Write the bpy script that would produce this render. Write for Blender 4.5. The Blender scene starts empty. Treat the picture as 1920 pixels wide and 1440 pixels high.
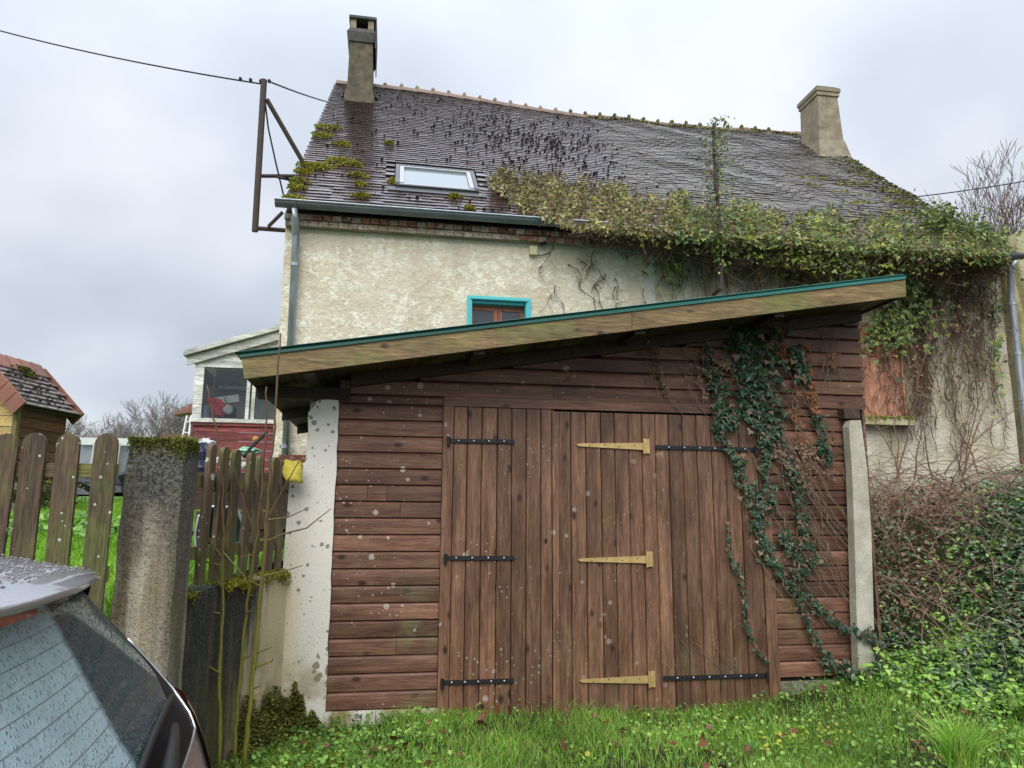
import bpy, math, random
import numpy as np
from mathutils import Matrix, Vector
random.seed(7); rng = np.random.default_rng(7)
S = bpy.context.scene; COL = S.collection
# ------------------------------------------------------------------ camera
CAMH = 1.55; FP = 1390.0
def _n(a): return a/np.linalg.norm(a)
_X = _n(np.array([8390., 290., FP])); _V = _n(np.array([50., -8020., FP]))
_Z = _n(_V-_X*(_X@_V)); _Y = np.cross(_Z, _X)
RW = np.array([_X, _Y, _Z]); EYE = np.array([0, 0, CAMH])
cam = bpy.data.cameras.new('camera'); co = bpy.data.objects.new('camera', cam); COL.objects.link(co)
r_, u_, b_ = RW@np.array([1., 0, 0]), RW@np.array([0, -1., 0]), RW@np.array([0, 0, -1.])
co.matrix_world = Matrix(((r_[0], u_[0], b_[0], 0), (r_[1], u_[1], b_[1], 0), (r_[2], u_[2], b_[2], CAMH), (0, 0, 0, 1)))
cam.sensor_width = 36; cam.lens = FP/1920*36; cam.clip_end = 3000; cam.clip_start = .05
S.camera = co
# ------------------------------------------------------------------ sky, sun, exposure
SUN_EL, SUN_AZ = 44, 196          # azimuth clockwise from +Y: the sun sits behind the camera's back, behind cloud
w = bpy.data.worlds.new("World"); S.world = w; w.use_nodes = True
nt = w.node_tree; nt.nodes.clear()
def wn(t, **k):
    n = nt.nodes.new(t)
    for a, b in k.items(): setattr(n, a, b)
    return n
tc = wn('ShaderNodeTexCoord'); sk = wn('ShaderNodeTexSky', sky_type='NISHITA', sun_disc=False)
sk.sun_elevation = math.radians(SUN_EL); sk.sun_rotation = math.radians(SUN_AZ)
bg1 = wn('ShaderNodeBackground'); bg1.inputs[1].default_value = .1; nt.links.new(sk.outputs[0], bg1.inputs[0])
sep = wn('ShaderNodeSeparateXYZ'); nt.links.new(tc.outputs['Generated'], sep.inputs[0])
def wm(op, a, b=None, c=None):
    n = wn('ShaderNodeMath', operation=op)
    for i, x in enumerate((a, b, c)):
        if x is None: continue
        if isinstance(x, (int, float)): n.inputs[i].default_value = x
        else: nt.links.new(x, n.inputs[i])
    return n.outputs[0]
zz = wm('MAXIMUM', sep.outputs[2], 0.0)
den = wm('ADD', zz, .55)
cmb = wn('ShaderNodeCombineXYZ')
nt.links.new(wm('DIVIDE', sep.outputs[0], den), cmb.inputs[0]); nt.links.new(wm('DIVIDE', sep.outputs[1], den), cmb.inputs[1])
def wnoise(scale, det, off):
    v = wn('ShaderNodeVectorMath', operation='ADD'); v.inputs[1].default_value = off
    nt.links.new(cmb.outputs[0], v.inputs[0])
    n = wn('ShaderNodeTexNoise'); n.inputs['Scale'].default_value = scale; n.inputs['Detail'].default_value = det; n.inputs['Roughness'].default_value = .45
    nt.links.new(v.outputs[0], n.inputs['Vector']); return n.outputs[0]
n1 = wnoise(1.5, 3, (3.1, 7.35, 0)); n2 = wnoise(4.2, 4, (9.3, 1.2, 0))
cl = wm('ADD', wm('MULTIPLY', n1, .72), wm('MULTIPLY', n2, .28))
rp = wn('ShaderNodeValToRGB'); cr = rp.color_ramp
cr.elements[0].position = .36; cr.elements[0].color = (.35, .385, .44, 1)
cr.elements[1].position = .64; cr.elements[1].color = (.60, .625, .67, 1)
e = cr.elements.new(.5); e.color = (.45, .485, .545, 1)
nt.links.new(cl, rp.inputs[0])
grad = wm('ADD', wm('MULTIPLY', wm('POWER', zz, 3.2), 2.2), .76)          # an overcast sky brightens evenly towards the zenith
sc = wn('ShaderNodeVectorMath', operation='SCALE'); nt.links.new(rp.outputs[0], sc.inputs[0]); nt.links.new(grad, sc.inputs['Scale'])
bg2 = wn('ShaderNodeBackground'); bg2.inputs[1].default_value = 1.0; nt.links.new(sc.outputs[0], bg2.inputs[0])
mx = wn('ShaderNodeMixShader'); mx.inputs[0].default_value = .93
nt.links.new(bg1.outputs[0], mx.inputs[1]); nt.links.new(bg2.outputs[0], mx.inputs[2])
wo = wn('ShaderNodeOutputWorld'); nt.links.new(mx.outputs[0], wo.inputs[0])
sl = bpy.data.lights.new('sun', 'SUN'); sl.energy = 1.5; sl.angle = math.radians(45); sl.color = (1, .97, .92)
so = bpy.data.objects.new('sun', sl); COL.objects.link(so)
_a, _e = math.radians(SUN_AZ), math.radians(SUN_EL)
so.rotation_euler = Vector((-math.sin(_a)*math.cos(_e), -math.cos(_a)*math.cos(_e), -math.sin(_e))).to_track_quat('-Z', 'Y').to_euler()
vs = S.view_settings; vs.view_transform = 'Standard'; vs.look = 'None'; vs.gamma = 1; vs.exposure = .88; vs.use_curve_mapping = False
S.cycles.max_bounces = 6; S.cycles.diffuse_bounces = 3; S.cycles.glossy_bounces = 3; S.cycles.transparent_max_bounces = 8
# ------------------------------------------------------------------ pixel of the 1920x1440 photograph -> ray -> point on a real plane
def ray(u, v): return RW@np.array([(u-960)/FP, (v-720)/FP, 1.])
def aty(u, v, y): d = ray(u, v); return EYE+d*(y/d[1])
def atz(u, v, z): d = ray(u, v); return EYE+d*((z-CAMH)/d[2])
def proj(p):
    c = RW.T@(np.asarray(p, float)-EYE).T
    return np.array([960+FP*c[0]/c[2], 720+FP*c[1]/c[2]])
def smooth(a, b, x):
    t = np.clip((np.asarray(x, float)-a)/(b-a), 0, 1); return t*t*(3-2*t)
# ------------------------------------------------------------------ materials
class MB:
    def __init__(s, name, rough=.8, spec=.4):
        s.m = bpy.data.materials.new(name); s.m.use_nodes = True; s.nt = s.m.node_tree
        s.b = s.nt.nodes['Principled BSDF']; s.b.inputs['Roughness'].default_value = rough
        s.b.inputs['Specular IOR Level'].default_value = spec
        s._g = None; s._t = None; s._o = None
    def N(s, t, **k):
        n = s.nt.nodes.new(t)
        for a, b in k.items(): setattr(n, a, b)
        return n
    def L(s, a, b):
        if hasattr(a, 'is_linked'): s.nt.links.new(a, b)
        elif isinstance(a, (tuple, list)):
            b.default_value = (*a[:3], 1) if len(b.default_value) == 4 else a[:3]
        else: b.default_value = a
    def geo(s, k='Position'):
        s._g = s._g or s.N('ShaderNodeNewGeometry'); return s._g.outputs[k]
    def obj(s):
        s._t = s._t or s.N('ShaderNodeTexCoord'); return s._t.outputs['Object']
    def rnd(s):
        s._o = s._o or s.N('ShaderNodeObjectInfo'); return s._o.outputs['Random']
    def vec(s, base=None, scale=(1, 1, 1), rnd=0.0):
        base = base or s.geo()
        m = s.N('ShaderNodeVectorMath', operation='MULTIPLY'); s.L(base, m.inputs[0]); m.inputs[1].default_value = scale
        if not rnd: return m.outputs[0]
        c = s.N('ShaderNodeMath', operation='MULTIPLY'); s.L(s.rnd(), c.inputs[0]); c.inputs[1].default_value = rnd
        a = s.N('ShaderNodeVectorMath', operation='ADD'); s.L(m.outputs[0], a.inputs[0]); s.nt.links.new(c.outputs[0], a.inputs[1])
        return a.outputs[0]
    def noise(s, vec, scale, det=3, rough=.55, dist=0):
        n = s.N('ShaderNodeTexNoise'); s.L(vec, n.inputs['Vector']); n.inputs['Scale'].default_value = scale
        n.inputs['Detail'].default_value = det; n.inputs['Roughness'].default_value = rough; n.inputs['Distortion'].default_value = dist
        return n.outputs[0]
    def vor(s, vec, scale, feat='F1', rand=1):
        n = s.N('ShaderNodeTexVoronoi', feature=feat); s.L(vec, n.inputs['Vector']); n.inputs['Scale'].default_value = scale
        n.inputs['Randomness'].default_value = rand; return n.outputs['Distance']
    def ramp(s, f, stops, interp='LINEAR'):
        n = s.N('ShaderNodeValToRGB'); c = n.color_ramp; c.interpolation = interp
        while len(c.elements) < len(stops): c.elements.new(.5)
        for e, (p, q) in zip(c.elements, stops):
            e.position = p; e.color = (q, q, q, 1) if isinstance(q, (int, float)) else (*q, 1)
        s.L(f, n.inputs[0]); return n.outputs[0]
    def mix(s, f, a, b, mode='MIX'):
        n = s.N('ShaderNodeMix', data_type='RGBA', blend_type=mode)
        s.L(f, n.inputs[0]); s.L(a, n.inputs[6]); s.L(b, n.inputs[7]); return n.outputs[2]
    def mth(s, op, a, b=0.0, clamp=False):
        n = s.N('ShaderNodeMath', operation=op, use_clamp=clamp); s.L(a, n.inputs[0]); s.L(b, n.inputs[1]); return n.outputs[0]
    def axis(s, k, base=None):
        n = s.N('ShaderNodeSeparateXYZ'); s.L(base or s.geo(), n.inputs[0]); return n.outputs[k]
    def rng(s, v, a, b, c=0., d=1.):
        n = s.N('ShaderNodeMapRange'); s.L(v, n.inputs[0])
        for i, q in enumerate((a, b, c, d)): n.inputs[i+1].default_value = q
        return n.outputs[0]
    def col(s, c): s.L(c, s.b.inputs['Base Color']); return s
    def ro(s, r): s.L(r, s.b.inputs['Roughness']); return s
    def bump(s, h, d=.01, st=1.):
        n = s.N('ShaderNodeBump'); s.L(h, n.inputs['Height']); n.inputs['Distance'].default_value = d; n.inputs['Strength'].default_value = st
        s.L(n.outputs[0], s.b.inputs['Normal']); return s
def flat(name, c, rough=.7, spec=.4, metal=0, var=.15, sc=30, bump=.0):
    m = MB(name, rough, spec); m.b.inputs['Metallic'].default_value = metal
    n = m.noise(m.geo(), sc, 4)
    m.col(m.mix(n, tuple(x*(1-var) for x in c), tuple(min(1, x*(1+var)) for x in c)))
    if bump: m.bump(n, bump)
    return m.m
def wood(name, cols, axis='x', knot=(.02, .008, .005), lichen=0., green=0., gcol=(.11, .13, .035), wet=.45, lcol=(.45, .43, .37), vary=.5, zgreen=None, streak=1.):
    m = MB(name, wet, .45)
    sc = {'x': (1.0, 14, 14), 'z': (14, 14, 1.0), 'y': (14, 1.0, 14)}[axis]
    g = m.noise(m.vec(scale=sc, rnd=37.), 1.6, 6, .65, .6)
    fine = m.noise(m.vec(scale=tuple(q*4 for q in sc), rnd=11.), 2.2, 4, .7)
    c = m.ramp(m.mth('ADD', m.mth('MULTIPLY', g, .75), m.mth('MULTIPLY', fine, .25)), [(.3, cols[0]), (.5, cols[1]), (.68, cols[2])])
    pl = m.ramp(m.rnd(), [(0, 1-vary), (.5, 1), (1, 1+vary*.6)])
    c = m.mix(1., c, pl, 'MULTIPLY')
    big = m.noise(m.vec(scale=tuple(1 if q == 1.0 else 3.2 for q in sc), rnd=5.), 1.3, 3)
    c = m.mix(1., c, m.ramp(big, [(.3, .62), (.65, 1.25)]), 'MULTIPLY')
    kv = m.vec(scale=tuple(3.4 if q == 1.0 else 6 for q in sc), rnd=23.)
    k = m.vor(kv, 1.0)
    c = m.mix(m.ramp(k, [(.07, .9), (.16, 0)]), c, knot)
    if green:
        gm = m.ramp(m.noise(m.geo(), 2.3, 5, .6), [(.62-green*.3, 0), (.78-green*.3, .85)])
        if zgreen: gm = m.mth('MULTIPLY', gm, m.rng(m.axis(2), zgreen[0], zgreen[1], 1, 0))
        c = m.mix(gm, c, gcol)
    h = fine
    if lichen:
        pos = m.geo()
        d = m.mth('ADD', m.vor(m.vec(scale=(1, .3, 1)), 8.5), m.mth('MULTIPLY', m.noise(pos, 70, 3), .22))
        size = m.rng(m.noise(m.vec(scale=(1, .3, 1)), 2.6, 2), .46, .75, .13, .13+.30*lichen)
        on = m.mth('LESS_THAN', d, size)
        d2 = m.mth('ADD', m.vor(m.vec(scale=(1, .3, 1)), 21), m.mth('MULTIPLY', m.noise(pos, 120, 2), .2))
        on2 = m.mth('LESS_THAN', d2, m.rng(m.noise(m.vec(scale=(1, .3, 1)), 1.7, 2), .42, .7, .12, .12+.2*lichen))
        tot = m.mth('MAXIMUM', on, on2)
        fade = m.rng(m.axis(0), .2, 2.2, .85, .22) if lichen > .4 else .8
        c = m.mix(m.mth('MULTIPLY', m.mth('MULTIPLY', tot, fade), m.noise(pos, 45, 3)), c, lcol)
        c = m.mix(m.mth('MULTIPLY', m.mth('MULTIPLY', tot, fade), .55), c, lcol)
    c = m.mix(streak, c, m.mix(1., c, m.ramp(fine, [(.34, .55), (.5, 1), (.66, 1.35)]), 'MULTIPLY'))
    m.col(c); m.bump(h, .003, .9); m.ro(m.ramp(g, [(.3, wet-.08), (.7, wet+.2)]))
    return m.m
RED = [(.075, .033, .021), (.15, .070, .044), (.235, .122, .076)]
M_plankx = wood('weathered red brown boards', RED, 'x', vary=.34, streak=.6, lichen=.85, green=.28, gcol=(.16, .16, .06), zgreen=(.2, 1.5))
M_plankz = wood('weathered brown door boards', [(.070, .033, .019), (.148, .074, .042), (.24, .132, .075)], 'z', lichen=.85, green=.14, gcol=(.11, .10, .05), zgreen=(.1, 1.5), vary=.26, streak=.65)
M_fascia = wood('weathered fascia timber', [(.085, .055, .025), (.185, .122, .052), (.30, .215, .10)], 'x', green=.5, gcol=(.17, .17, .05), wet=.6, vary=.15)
M_dark = wood('dark damp timber', [(.018, .010, .008), (.04, .022, .017), (.065, .04, .03)], 'y', wet=.6)
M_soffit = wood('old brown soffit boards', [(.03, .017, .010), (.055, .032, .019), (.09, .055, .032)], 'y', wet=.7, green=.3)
M_picket = wood('grey brown picket wood', [(.045, .028, .015), (.095, .062, .034), (.155, .108, .065)], 'z', green=.5, gcol=(.10, .11, .03), lichen=.8, lcol=(.62, .62, .52), wet=.65, vary=.25)
M_rail = wood('mossy rail wood', [(.09, .06, .035), (.17, .12, .06), (.24, .18, .10)], 'x', green=.75, gcol=(.17, .18, .04), wet=.7)
M_shedy = wood('dark stained shed boards', [(.05, .02, .011), (.11, .046, .023), (.20, .095, .045)], 'y', wet=.6, vary=.35)
M_shedx = wood('yellow pine shed boards', [(.30, .19, .07), (.42, .29, .11), (.5, .37, .17)], 'x', wet=.6, vary=.2)
M_whitewood = wood('peeling white painted boards', [(.34, .33, .30), (.58, .58, .54), (.68, .68, .65)], 'x', wet=.6, vary=.15, knot=(.4, .38, .33))
def render_wall(name, base, light, dark, crest=.5, stains=0., moss=0.):
    m = MB(name, .9, .2); p = m.geo()
    warp = m.noise(m.vec(scale=(1, 1, 1.35)), 5.5, 9, .72, .55)
    cre = m.ramp(m.mth('ABSOLUTE', m.mth('SUBTRACT', warp, .53)), [(.0, 1), (.022, 1), (.055, 0)])
    zone = m.ramp(m.noise(p, 2.3, 4), [(.38, 0), (.5, 1)])
    cre = m.mth('MULTIPLY', cre, m.mth('MULTIPLY', zone, m.ramp(m.noise(p, 17, 4), [(.42, 0), (.55, 1)])))
    patch = m.ramp(m.noise(p, 1.3, 6, .65, .4), [(.35, base), (.5, tuple((a+b)/2 for a, b in zip(base, light))), (.66, light)])
    c = m.mix(m.ramp(m.noise(p, 38, 4), [(.3, 0), (.75, .35)]), patch, dark)
    c = m.mix(m.mth('MULTIPLY', cre, crest), c, tuple(min(.86, x*1.3) for x in light))
    if stains:
        st = m.ramp(m.noise(m.vec(scale=(2.6, 2.6, .45)), 1.2, 5, .6), [(.5, 0), (.72, stains)])
        c = m.mix(st, c, (.27, .23, .10))
    if moss:
        st = m.ramp(m.noise(m.vec(scale=(3, 3, .7)), 1.1, 6, .65, .5), [(.46, 0), (.62, moss)])
        c = m.mix(st, c, (.13, .12, .035))
    m.col(c)
    h = m.mth('ADD', m.mth('MULTIPLY', m.noise(p, 24, 5, .6), .8), m.mth('MULTIPLY', m.noise(p, 7, 4, .6), .9))
    h = m.mth('ADD', h, m.mth('MULTIPLY', m.ramp(warp, [(.48, 0), (.54, 1)]), .14))
    m.bump(h, .024, .8); return m.m
M_wall = render_wall('cream roughcast render', (.60, .525, .385), (.74, .68, .545), (.50, .425, .31), 1., .16)
M_wall2 = render_wall('yellowed stained render', (.52, .47, .33), (.66, .64, .56), (.40, .34, .22), .1, .75, .3)
M_wallq = render_wall('plain grey white render', (.56, .54, .48), (.64, .63, .58), (.45, .42, .36), .1, .1)
M_moss_wall = render_wall('mossy yellow render', (.42, .38, .20), (.5, .47, .30), (.2, .17, .08), .2, .5, .8)
def specked(name):
    m = MB(name, .9, .2); p = m.geo()
    yw = m.ramp(m.mth('ADD', m.axis(0), m.mth('MULTIPLY', m.noise(p, 2.2, 4), .30)), [(0, 0), (1, 1)])
    t = m.rng(m.mth('ADD', m.axis(0), m.mth('MULTIPLY', m.noise(p, 3, 4), .3)), -.72, -.40)
    t2 = m.rng(m.mth('ADD', m.axis(2), m.mth('MULTIPLY', m.noise(p, 2.5, 4), .5)), .5, 2.0)
    tt = m.mth('MAXIMUM', m.mth('MULTIPLY', t, .8), m.mth('MULTIPLY', t2, .9), True)
    c = m.mix(tt, (.66, .54, .32), (.78, .765, .72))
    d = m.mth('ADD', m.vor(p, 15), m.mth('MULTIPLY', m.noise(p, 80, 3), .35))
    sp = m.mth('LESS_THAN', d, m.rng(m.noise(p, 3.5, 3), .36, .68, .2, .62))
    c = m.mix(m.mth('MULTIPLY', sp, .75), c, (.12, .11, .10))
    sp2 = m.ramp(m.noise(p, 55, 3), [(.64, 0), (.70, .75)])
    c = m.mix(sp2, c, (.16, .14, .10))
    low = m.mth('MULTIPLY', m.rng(m.axis(2), .65, .1), m.ramp(m.noise(p, 4, 5), [(.4, 0), (.6, 1)]))
    c = m.mix(low, c, (.30, .24, .09))
    m.col(c); m.bump(m.noise(p, 90, 4, .7), .006, .9); return m.m
M_pillar = specked('speckled white render')
def grimy(name, ysplit=None):
    m = MB(name, .9, .25); p = m.geo()
    st = m.noise(m.vec(scale=(5, 5, .8)), 1.6, 6, .65)
    fine = m.noise(p, 60, 5, .75)
    blk = m.mix(m.ramp(fine, [(.35, .0), (.7, 1)]), (.010, .010, .010), (.095, .095, .082))
    brn = m.mix(fine, (.10, .075, .035), (.30, .24, .14))
    cream = m.mix(fine, (.46, .37, .22), (.84, .72, .48)) if ysplit else m.mix(fine, (.32, .28, .20), (.66, .60, .46))
    if ysplit:
        t = m.rng(m.mth('ADD', m.mth('ADD', m.axis(1), m.mth('MULTIPLY', m.axis(2), -.30)), m.mth('MULTIPLY', m.mth('SUBTRACT', st, .5), .9)), ysplit[0], ysplit[1])
        c = m.mix(m.ramp(st, [(.52, 0), (.72, .5)]), blk, brn)
        c = m.mix(t, c, cream)
        mz = m.mth('MULTIPLY', m.rng(m.axis(2), .75, .1), m.ramp(m.noise(p, 3.5, 5), [(.38, 0), (.55, .9)]))
        c = m.mix(mz, c, (.10, .10, .03))
    else:
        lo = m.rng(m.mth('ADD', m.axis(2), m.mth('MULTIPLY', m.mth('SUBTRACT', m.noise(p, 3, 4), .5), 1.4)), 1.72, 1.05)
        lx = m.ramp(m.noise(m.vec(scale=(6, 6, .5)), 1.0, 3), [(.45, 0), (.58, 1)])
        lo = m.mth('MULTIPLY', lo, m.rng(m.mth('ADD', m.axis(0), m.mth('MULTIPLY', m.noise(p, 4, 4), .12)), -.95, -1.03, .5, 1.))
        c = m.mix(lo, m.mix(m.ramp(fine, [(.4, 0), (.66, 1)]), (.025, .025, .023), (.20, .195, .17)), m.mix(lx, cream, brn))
        sp = m.ramp(m.noise(p, 110, 3), [(.55, 0), (.66, .9)]); c = m.mix(sp, c, (.07, .065, .05))
    m.col(c); m.bump(m.noise(p, 45, 5, .75), .012, 1.); return m.m
M_gatepost = grimy('blackened concrete'); M_lowwall = grimy('black stained wall', (5.02, 5.36))
def concrete(name, c1, c2, g=.0):
    m = MB(name, .85, .3); p = m.geo(); n = m.ramp(m.noise(p, 5, 7, .68), [(.34, 0), (.66, 1)]); f = m.noise(p, 90, 4)
    c = m.mix(n, c1, c2); c = m.mix(m.ramp(f, [(.5, 0), (.7, .4)]), c, tuple(x*.5 for x in c1))
    if g: c = m.mix(m.ramp(m.noise(m.vec(scale=(4, 4, 1)), 1.5, 5), [(.5, 0), (.7, g)]), c, (.20, .19, .08))
    m.col(c); m.bump(m.mth('ADD', f, n), .004, .8); return m.m
M_post = concrete('pale concrete', (.36, .335, .27), (.56, .53, .45), .5)
M_chim = concrete('sooty chimney render', (.05, .045, .038), (.165, .135, .09), .25)
M_chim2 = concrete('old stone chimney render', (.20, .165, .12), (.36, .31, .22), .3)
M_chimtop = concrete('blackened chimney top', (.06, .06, .055), (.12, .12, .11))
M_stone = concrete('grey field stone', (.12, .105, .08), (.30, .27, .22), .5)
def tilemat(name, cols, wet=.3, moss=0.):
    m = MB(name, wet, .5); m.b.inputs['Coat Weight'].default_value = .7 if wet < .4 else 0; m.b.inputs['Coat Roughness'].default_value = .2; m.b.inputs['Specular IOR Level'].default_value = .7; n = m.noise(m.geo(), 9, 4)
    c = m.ramp(m.mth('ADD', m.mth('MULTIPLY', m.geo('Random Per Island'), .35), m.mth('ADD', m.mth('MULTIPLY', m.rnd(), .25), m.mth('MULTIPLY', n, .5))), [(.25, cols[0]), (.5, cols[1]), (.8, cols[2])])
    big = m.noise(m.geo(), .9, 4); c = m.mix(1., c, m.ramp(big, [(.3, .65), (.7, 1.3)]), 'MULTIPLY')
    soot = m.mth('MULTIPLY', m.rng(m.axis(0), -1.1, -.85), m.rng(m.axis(0), -.35, -.6))
    soot = m.mth('MULTIPLY', soot, m.rng(m.axis(1), 11.0, 13.0)); c = m.mix(m.mth('MULTIPLY', soot, .8), c, (.025, .012, .008))
    if moss: c = m.mix(m.ramp(m.noise(m.geo(), 1.7, 6, .7), [(.5, 0), (.66, moss)]), c, (.07, .075, .03))
    m.col(c); m.bump(m.noise(m.geo(), 60, 3), .0012, .4); m.ro(m.ramp(n, [(.3, wet-.06), (.7, wet+.12)])); return m.m
M_tile = tilemat('wet brown roof tiles', [(.038, .026, .026), (.055, .036, .034), (.085, .050, .044)], .2)
M_tile2 = tilemat('old grey brown roof tiles', [(.05, .044, .040), (.085, .074, .066), (.13, .112, .095)], .42, .3)
M_ridge = tilemat('terracotta ridge tiles', [(.11, .075, .052), (.18, .115, .078), (.25, .165, .115)], .6, .6)
M_mortar = concrete('lime mortar', (.2, .17, .12), (.36, .31, .22), .3)
M_shtile = tilemat('wet shed tiles', [(.11, .09, .085), (.16, .13, .125), (.20, .16, .155)], .16)
M_rtile = tilemat('red clay verge tiles', [(.15, .055, .035), (.22, .08, .05), (.28, .11, .07)], .5)
def bricks():
    m = MB('old red bricks', .85, .25); c = m.ramp(m.rnd(), [(0, (.10, .04, .03)), (.4, (.25, .085, .055)), (.7, (.32, .15, .09)), (1, (.16, .06, .05))])
    c = m.mix(m.ramp(m.noise(m.geo(), 25, 4), [(.5, 0), (.7, .6)]), c, (.5, .45, .38)); m.col(c); m.bump(m.noise(m.geo(), 80, 3), .004); return m.m
M_brick = bricks()
def brickw():
    m = MB('whitewashed bricks', .88, .2); c = m.ramp(m.rnd(), [(0, (.34, .28, .20)), (.5, (.46, .40, .31)), (1, (.56, .52, .44))])
    c = m.mix(m.ramp(m.noise(m.geo(), 18, 5, .7), [(.48, 0), (.62, .75)]), c, (.24, .10, .06)); c = m.mix(m.ramp(m.noise(m.geo(), 60, 3), [(.5, 0), (.7, .5)]), c, (.12, .10, .08))
    m.col(c); m.bump(m.noise(m.geo(), 70, 4), .005); return m.m
M_brickw = brickw()
M_zinc = MB('weathered zinc', .42, .5); M_zinc.b.inputs['Metallic'].default_value = .75
_z = M_zinc.noise(M_zinc.vec(scale=(4, 4, 1.2)), 3, 5); M_zinc.col(M_zinc.mix(_z, (.27, .30, .32), (.50, .54, .58))); M_zinc.ro(M_zinc.rng(_z, .3, .7, .35, .6)); M_zinc = M_zinc.m
M_zincd = flat('dull dark zinc', (.17, .185, .195), .45, metal=.6, var=.35, sc=6)
M_teal = flat('turquoise paint', (.09, .50, .53), .6, var=.14, sc=12, bump=.002)
M_green = MB('dark green bitumen sheet', .35, .5); _g = M_green.noise(M_green.vec(scale=(1, 1, 1)), 3.5, 4); M_green.col(M_green.mix(M_green.rng(M_green.axis(0), .5, 4, .1, .75), (.006, .065, .05), (.03, .22, .19))); M_green = M_green.m
M_casement = wood('brown casement', [(.13, .04, .018), (.22, .075, .035), (.28, .11, .05)], 'z', wet=.45)
M_shutter = wood('faded red shutter', [(.20, .085, .05), (.33, .15, .09), (.40, .23, .15)], 'z', wet=.7, green=.15)
M_redboard = wood('peeling dark red boards', [(.13, .022, .025), (.21, .04, .042), (.30, .09, .08)], 'x', wet=.55, lichen=.35, lcol=(.5, .42, .38), vary=.2)
M_iron = flat('black iron', (.022, .022, .025), .5, metal=.3, var=.3, sc=60, bump=.002)
M_brass = flat('yellow zinc plated hinge', (.56, .40, .17), .42, metal=.45, var=.42, sc=16, bump=.002)
M_bolt = flat('galvanised bolt', (.55, .55, .55), .35, metal=.7)
M_rust = flat('rusty mast steel', (.055, .038, .03), .7, var=.4, sc=20)
M_cable = flat('black cable', (.012, .012, .014), .6)
M_black = flat('dark void', (.008, .007, .007), .9)
M_cream = flat('ivory plastic', (.55, .53, .30), .5)
def glass(name, c, rough=.04):
    m = MB(name, rough, .8); m.col(c); m.b.inputs['Coat Weight'].default_value = .6; m.b.inputs['Coat Roughness'].default_value = .03; return m.m
M_pane = glass('dark window pane', (.04, .045, .055)); 
M_sky_pane = glass('skylight pane', (.20, .25, .27), .12)
def clearglass(name, tint, fac=.75):
    m = MB(name, .05); nt = m.nt; tr = m.N('ShaderNodeBsdfTransparent'); tr.inputs[0].default_value = (*tint, 1)
    gl = m.N('ShaderNodeBsdfGlossy'); gl.inputs['Roughness'].default_value = .12; gl.inputs[0].default_value = (.5, .53, .56, 1)
    fr = m.N('ShaderNodeFresnel'); fr.inputs[0].default_value = 1.5
    mxn = m.N('ShaderNodeMixShader'); m.L(m.mth('ADD', fr.outputs[0], 1-fac, True), mxn.inputs[0]); m.L(tr.outputs[0], mxn.inputs[1]); m.L(gl.outputs[0], mxn.inputs[2])
    m.L(mxn.outputs[0], nt.nodes['Material Output'].inputs[0]); return m.m
M_dusty = clearglass('dusty window glass', (.86, .88, .88), .97)
def leaf(name, cols, rough=.45, trans=.25, big=None):
    m = MB(name, rough, .35)
    c = m.ramp(m.geo('Random Per Island'), [(i/(len(cols)-1), q) for i, q in enumerate(cols)])
    n = m.noise(m.geo(), big or 1.4, 5, .65); c = m.mix(1., c, m.ramp(n, [(.3, .6), (.7, 1.35)]), 'MULTIPLY')
    m.col(c); m.b.inputs['Subsurface Weight'].default_value = 0
    if trans:
        t = m.N('ShaderNodeBsdfTranslucent'); m.L(c, t.inputs[0]); x = m.N('ShaderNodeMixShader'); x.inputs[0].default_value = trans
        m.L(m.b.outputs[0], x.inputs[1]); m.L(t.outputs[0], x.inputs[2]); m.L(x.outputs[0], m.nt.nodes['Material Output'].inputs[0])
    return m.m
M_grass = leaf('grass blades', [(.10, .24, .03), (.17, .38, .045), (.25, .51, .06), (.38, .54, .10), (.33, .30, .12)], .5, .35)
M_lawn = leaf('bright lawn blades', [(.13, .30, .025), (.20, .42, .03), (.30, .52, .05)], .5, .35, 2)
M_weed = leaf('green weed leaves', [(.06, .16, .03), (.13, .30, .05), (.22, .42, .075), (.34, .50, .11)], .4, .3)
M_yellow_l = leaf('yellow green leaves', [(.35, .42, .05), (.50, .48, .06), (.22, .35, .05)], .45, .3)
M_ivyd = leaf('dark ivy leaves', [(.012, .034, .018), (.022, .055, .030), (.035, .075, .034), (.06, .10, .045)], .33, .1)
M_ivypale = leaf('withered pale ivy leaves', [(.17, .11, .075), (.27, .19, .13), (.13, .07, .045)], .7, .2)
M_ivyrust = leaf('rust coloured ivy leaves', [(.20, .08, .035), (.30, .13, .055), (.13, .06, .03)], .65, .2)
M_roofivy = leaf('mixed roof creeper leaves', [(.15, .08, .055), (.20, .18, .055), (.28, .27, .075), (.38, .35, .11), (.15, .17, .045), (.26, .17, .11), (.42, .36, .20), (.09, .10, .035)], .5, .25, .9)
M_roofivyg = leaf('green creeper leaves', [(.06, .11, .04), (.11, .19, .055), (.18, .27, .08), (.38, .40, .11), (.05, .085, .04)], .4, .25, 1.2)
M_bank = leaf('bank undergrowth leaves', [(.025, .06, .028), (.05, .11, .045), (.08, .165, .06), (.16, .25, .12), (.30, .36, .27)], .3, .15)
M_bright = leaf('fresh green bramble leaves', [(.13, .30, .04), (.22, .44, .06), (.34, .56, .10), (.46, .60, .16), (.07, .17, .035)], .4, .35)
M_moss = leaf('yellow green moss', [(.12, .13, .015), (.22, .22, .02), (.32, .31, .03)], .9, .2, 4)
M_dmoss = leaf('dark olive moss', [(.05, .06, .012), (.09, .10, .018), (.15, .16, .025)], .9, .1, 4)
M_bmoss = flat('black moss', (.014, .015, .012), .95)
M_twig = flat('brown twigs', (.12, .075, .05), .8, var=.5, sc=8)
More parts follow.
